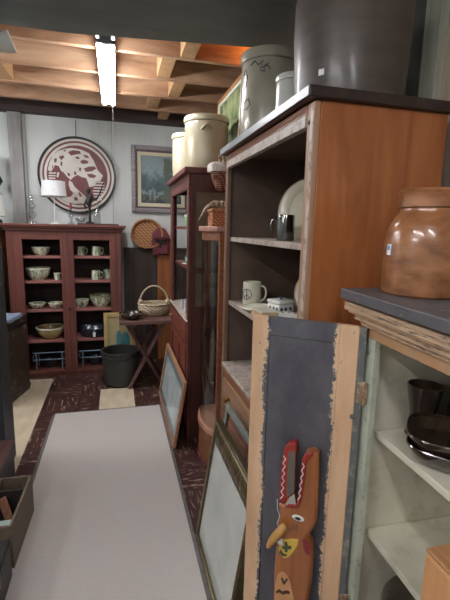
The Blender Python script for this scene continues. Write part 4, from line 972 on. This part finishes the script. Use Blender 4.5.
B().box(-.12, .085, -.2, .2, 0, .14).build('body', m_black, t, .01, local=True)
B().box(-.123, .088, -.203, .203, .1405, .17).build('lid', m_black, t, .008, local=True)
B().box(.0885, .093, -.02, .02, .12, .16).build('latch', m_brass, t, .001, local=True)

t = thing('old_trunk', 'worn dark wooden trunk standing upright left of red cabinet', 'trunk', (-.975, 3.66, 0), R(-14))
m_tr = two('dark_scuffed_trunk', (70, 54, 46), (148, 132, 118), 11, .54, .70, .5)
B().box(-.16, .16, -.22, .20, 0, .655).build('body', m_tr, t, .006, local=True)
B().box(-.168, .168, -.228, .208, .656, .69).build('lid', m_tr, t, .006, local=True)
for z in (.03, .60): B().box(.158, .164, -.224, .204, z, z + .03).build('metal_band', m_black, t, .001, local=True)
cl = B(); n = 14
g = {}
for i in range(n + 1):
    for j in range(n + 1):
        u = i / n; v = j / n; x = -.12 + .30 * u; y = -.19 + .3 * v
        over = max(0, x - .172); z = .700 + .006 * math.sin(9 * u + 5 * v) + .005 * math.sin(14 * v)
        g[i, j] = cl.bm.verts.new((min(x, .176), y, z - over * 3))
for i in range(n):
    for j in range(n): cl._face([g[i, j], g[i + 1, j], g[i + 1, j + 1], g[i, j + 1]])
M = Matrix.Translation((-.975, 3.66, .0)) @ Matrix.Rotation(R(-14), 4, 'Z'); cl.xf(M)
o = cl.build('folded_cloth', pm('faded_blue_cloth', (96, 112, 136), (140, 152, 168), (16, 16, 16), .9), o=(-.975, 3.66, .69))
md = o.modifiers.new('thick', 'SOLIDIFY'); md.thickness = .006; md.offset = 1
tag(o, 'faded blue cloth draped on the dark trunk lid', 'cloth')

# pine chest behind trunk, with lamp and figure
t = thing('pine_dresser', 'orange pine dresser sliver between black cabinet and red cabinet', 'dresser', (-1.3, 4.2, 0))
m_pd = wood('light_orange_pine', (184, 128, 74), (210, 160, 104), 'Z', .5)
B().box(-1.60, -1.02, 4.0, 4.42, 0, 1.40).build('body', m_pd, t, .004)
B().box(-1.62, -1.012, 3.97, 4.43, 1.401, 1.425).build('top_board', m_dark, t, .004)
for i in range(3):
    d = B().box(-1.57, -1.05, 3.988, 3.999, .15 + i * .4, .50 + i * .4).build('drawer', m_pd, t, .004)
    B().lathe([(0, 0), (.014, 0), (.016, .015), (0, .02)], seg=14, M=Matrix.Translation((-1.31, 3.988, .33 + i * .4)) @ Matrix.Rotation(PI / 2, 4, 'X')).build('knob', m_brass, d)
t = thing('table_lamp', 'lamp with white pleated shade cut off by the left edge', 'lamp', (-1.075, 4.12, 1.4255))
B().lathe([(0, 0), (.06, 0), (.05, .02), (.02, .05), (.02, .10), (0, .10)], seg=24).build('base', m_brass, t, local=True)
B().lathe([(.125, .09), (.105, .29), (.102, .29), (.122, .09)], seg=48, wob=lambda a: 1 + .012 * math.cos(30 * a)).build('lamp_shade', pm('white_pleated_shade', (226, 230, 226), (238, 240, 236), (40, 40, 40), .8), t, local=True)
for z, r in ((.093, .1275), (.287, .1075)):
    B().tube([(r * math.cos(i * PI / 20), r * math.sin(i * PI / 20), z) for i in range(40)], .0025, 5, True).build('shade_trim', m_black, t, local=True)
t = thing('bust', 'dark bronze head on a stand behind the left lamp shade', 'bust', (-1.09, 4.34, 1.4255))
B().lathe([(0, 0), (.06, 0), (.06, .06), (.03, .08), (.03, .3), (.05, .36), (.085, .42), (.07, .46), (.035, .48), (.035, .5), (0, .5)], seg=24).build('stand', m_black, t, local=True)
B().lathe([(0, .49), (.04, .5), (.062, .55), (.07, .61), (.06, .66), (.03, .69), (0, .695)], seg=24).build('head', pm('dark_bronze', (40, 28, 26), (64, 44, 38)), t, local=True)
t = thing('clamp_light', 'small white clamp light under the grey beam at top left', 'lamp', (-.535, 2.365, 2.30))
B().lathe([(0, 0), (.03, .005), (.045, .04), (.05, .075), (.045, .075), (.02, .02), (0, .015)], seg=24, M=Matrix.Rotation(R(70), 4, 'Y')).build('reflector', m_white, t, local=True)
B().box(-.03, -.015, -.012, .012, -.01, .0995).build('clamp', pm('teal_clamp', (50, 96, 92), (66, 116, 110)), t, .002, local=True)

# ------------------------------------------------------------------ light, camera, world
w = bpy.data.worlds.new('world'); SC.world = w; w.use_nodes = True
w.node_tree.nodes['Background'].inputs[0].default_value = rgb((200, 205, 215)); w.node_tree.nodes['Background'].inputs[1].default_value = .05
# warm bulb behind the right-hand crocks, up between the joists
t = thing('bare_bulb', 'warm bare bulb up between joists behind the crocks', 'light bulb', (.93, 2.62, 2.6))
B().lathe([(0, -.06), (.02, -.055), (.03, -.03), (.025, -.005), (.013, .015), (.013, .03), (0, .03)], seg=20).build('bulb', emit('warm_bulb', (255, 160, 80), 30), t, local=True)
B().lathe([(0, .03), (.018, .03), (.018, .088), (0, .088)], seg=16).build('socket', m_black, t, local=True)

yaw, pitch, roll = R(15.027), R(9.825), R(-1.308)
f = Vector((math.sin(yaw) * math.cos(pitch), math.cos(yaw) * math.cos(pitch), -math.sin(pitch)))
r0 = Vector((math.cos(yaw), -math.sin(yaw), 0)); d0 = f.cross(r0)
cc_, ss_ = math.cos(roll), math.sin(roll)
r1 = r0 * cc_ + d0 * ss_; d1 = r0 * -ss_ + d0 * cc_
cam = bpy.data.cameras.new('camera'); co_ = bpy.data.objects.new('camera', cam); COL.objects.link(co_)
Mc = Matrix((r1, -d1, -f)).transposed().to_4x4(); Mc.translation = (0, 0, 1.45); co_.matrix_world = Mc
cam.sensor_fit = 'VERTICAL'; cam.sensor_height = 36; cam.lens = 408.48 / 600 * 36; cam.clip_start = .02
SC.camera = co_
vs = SC.view_settings; vs.view_transform = 'Standard'; vs.look = 'None'; vs.gamma = 1; vs.use_curve_mapping = False
vs.exposure = 0.62
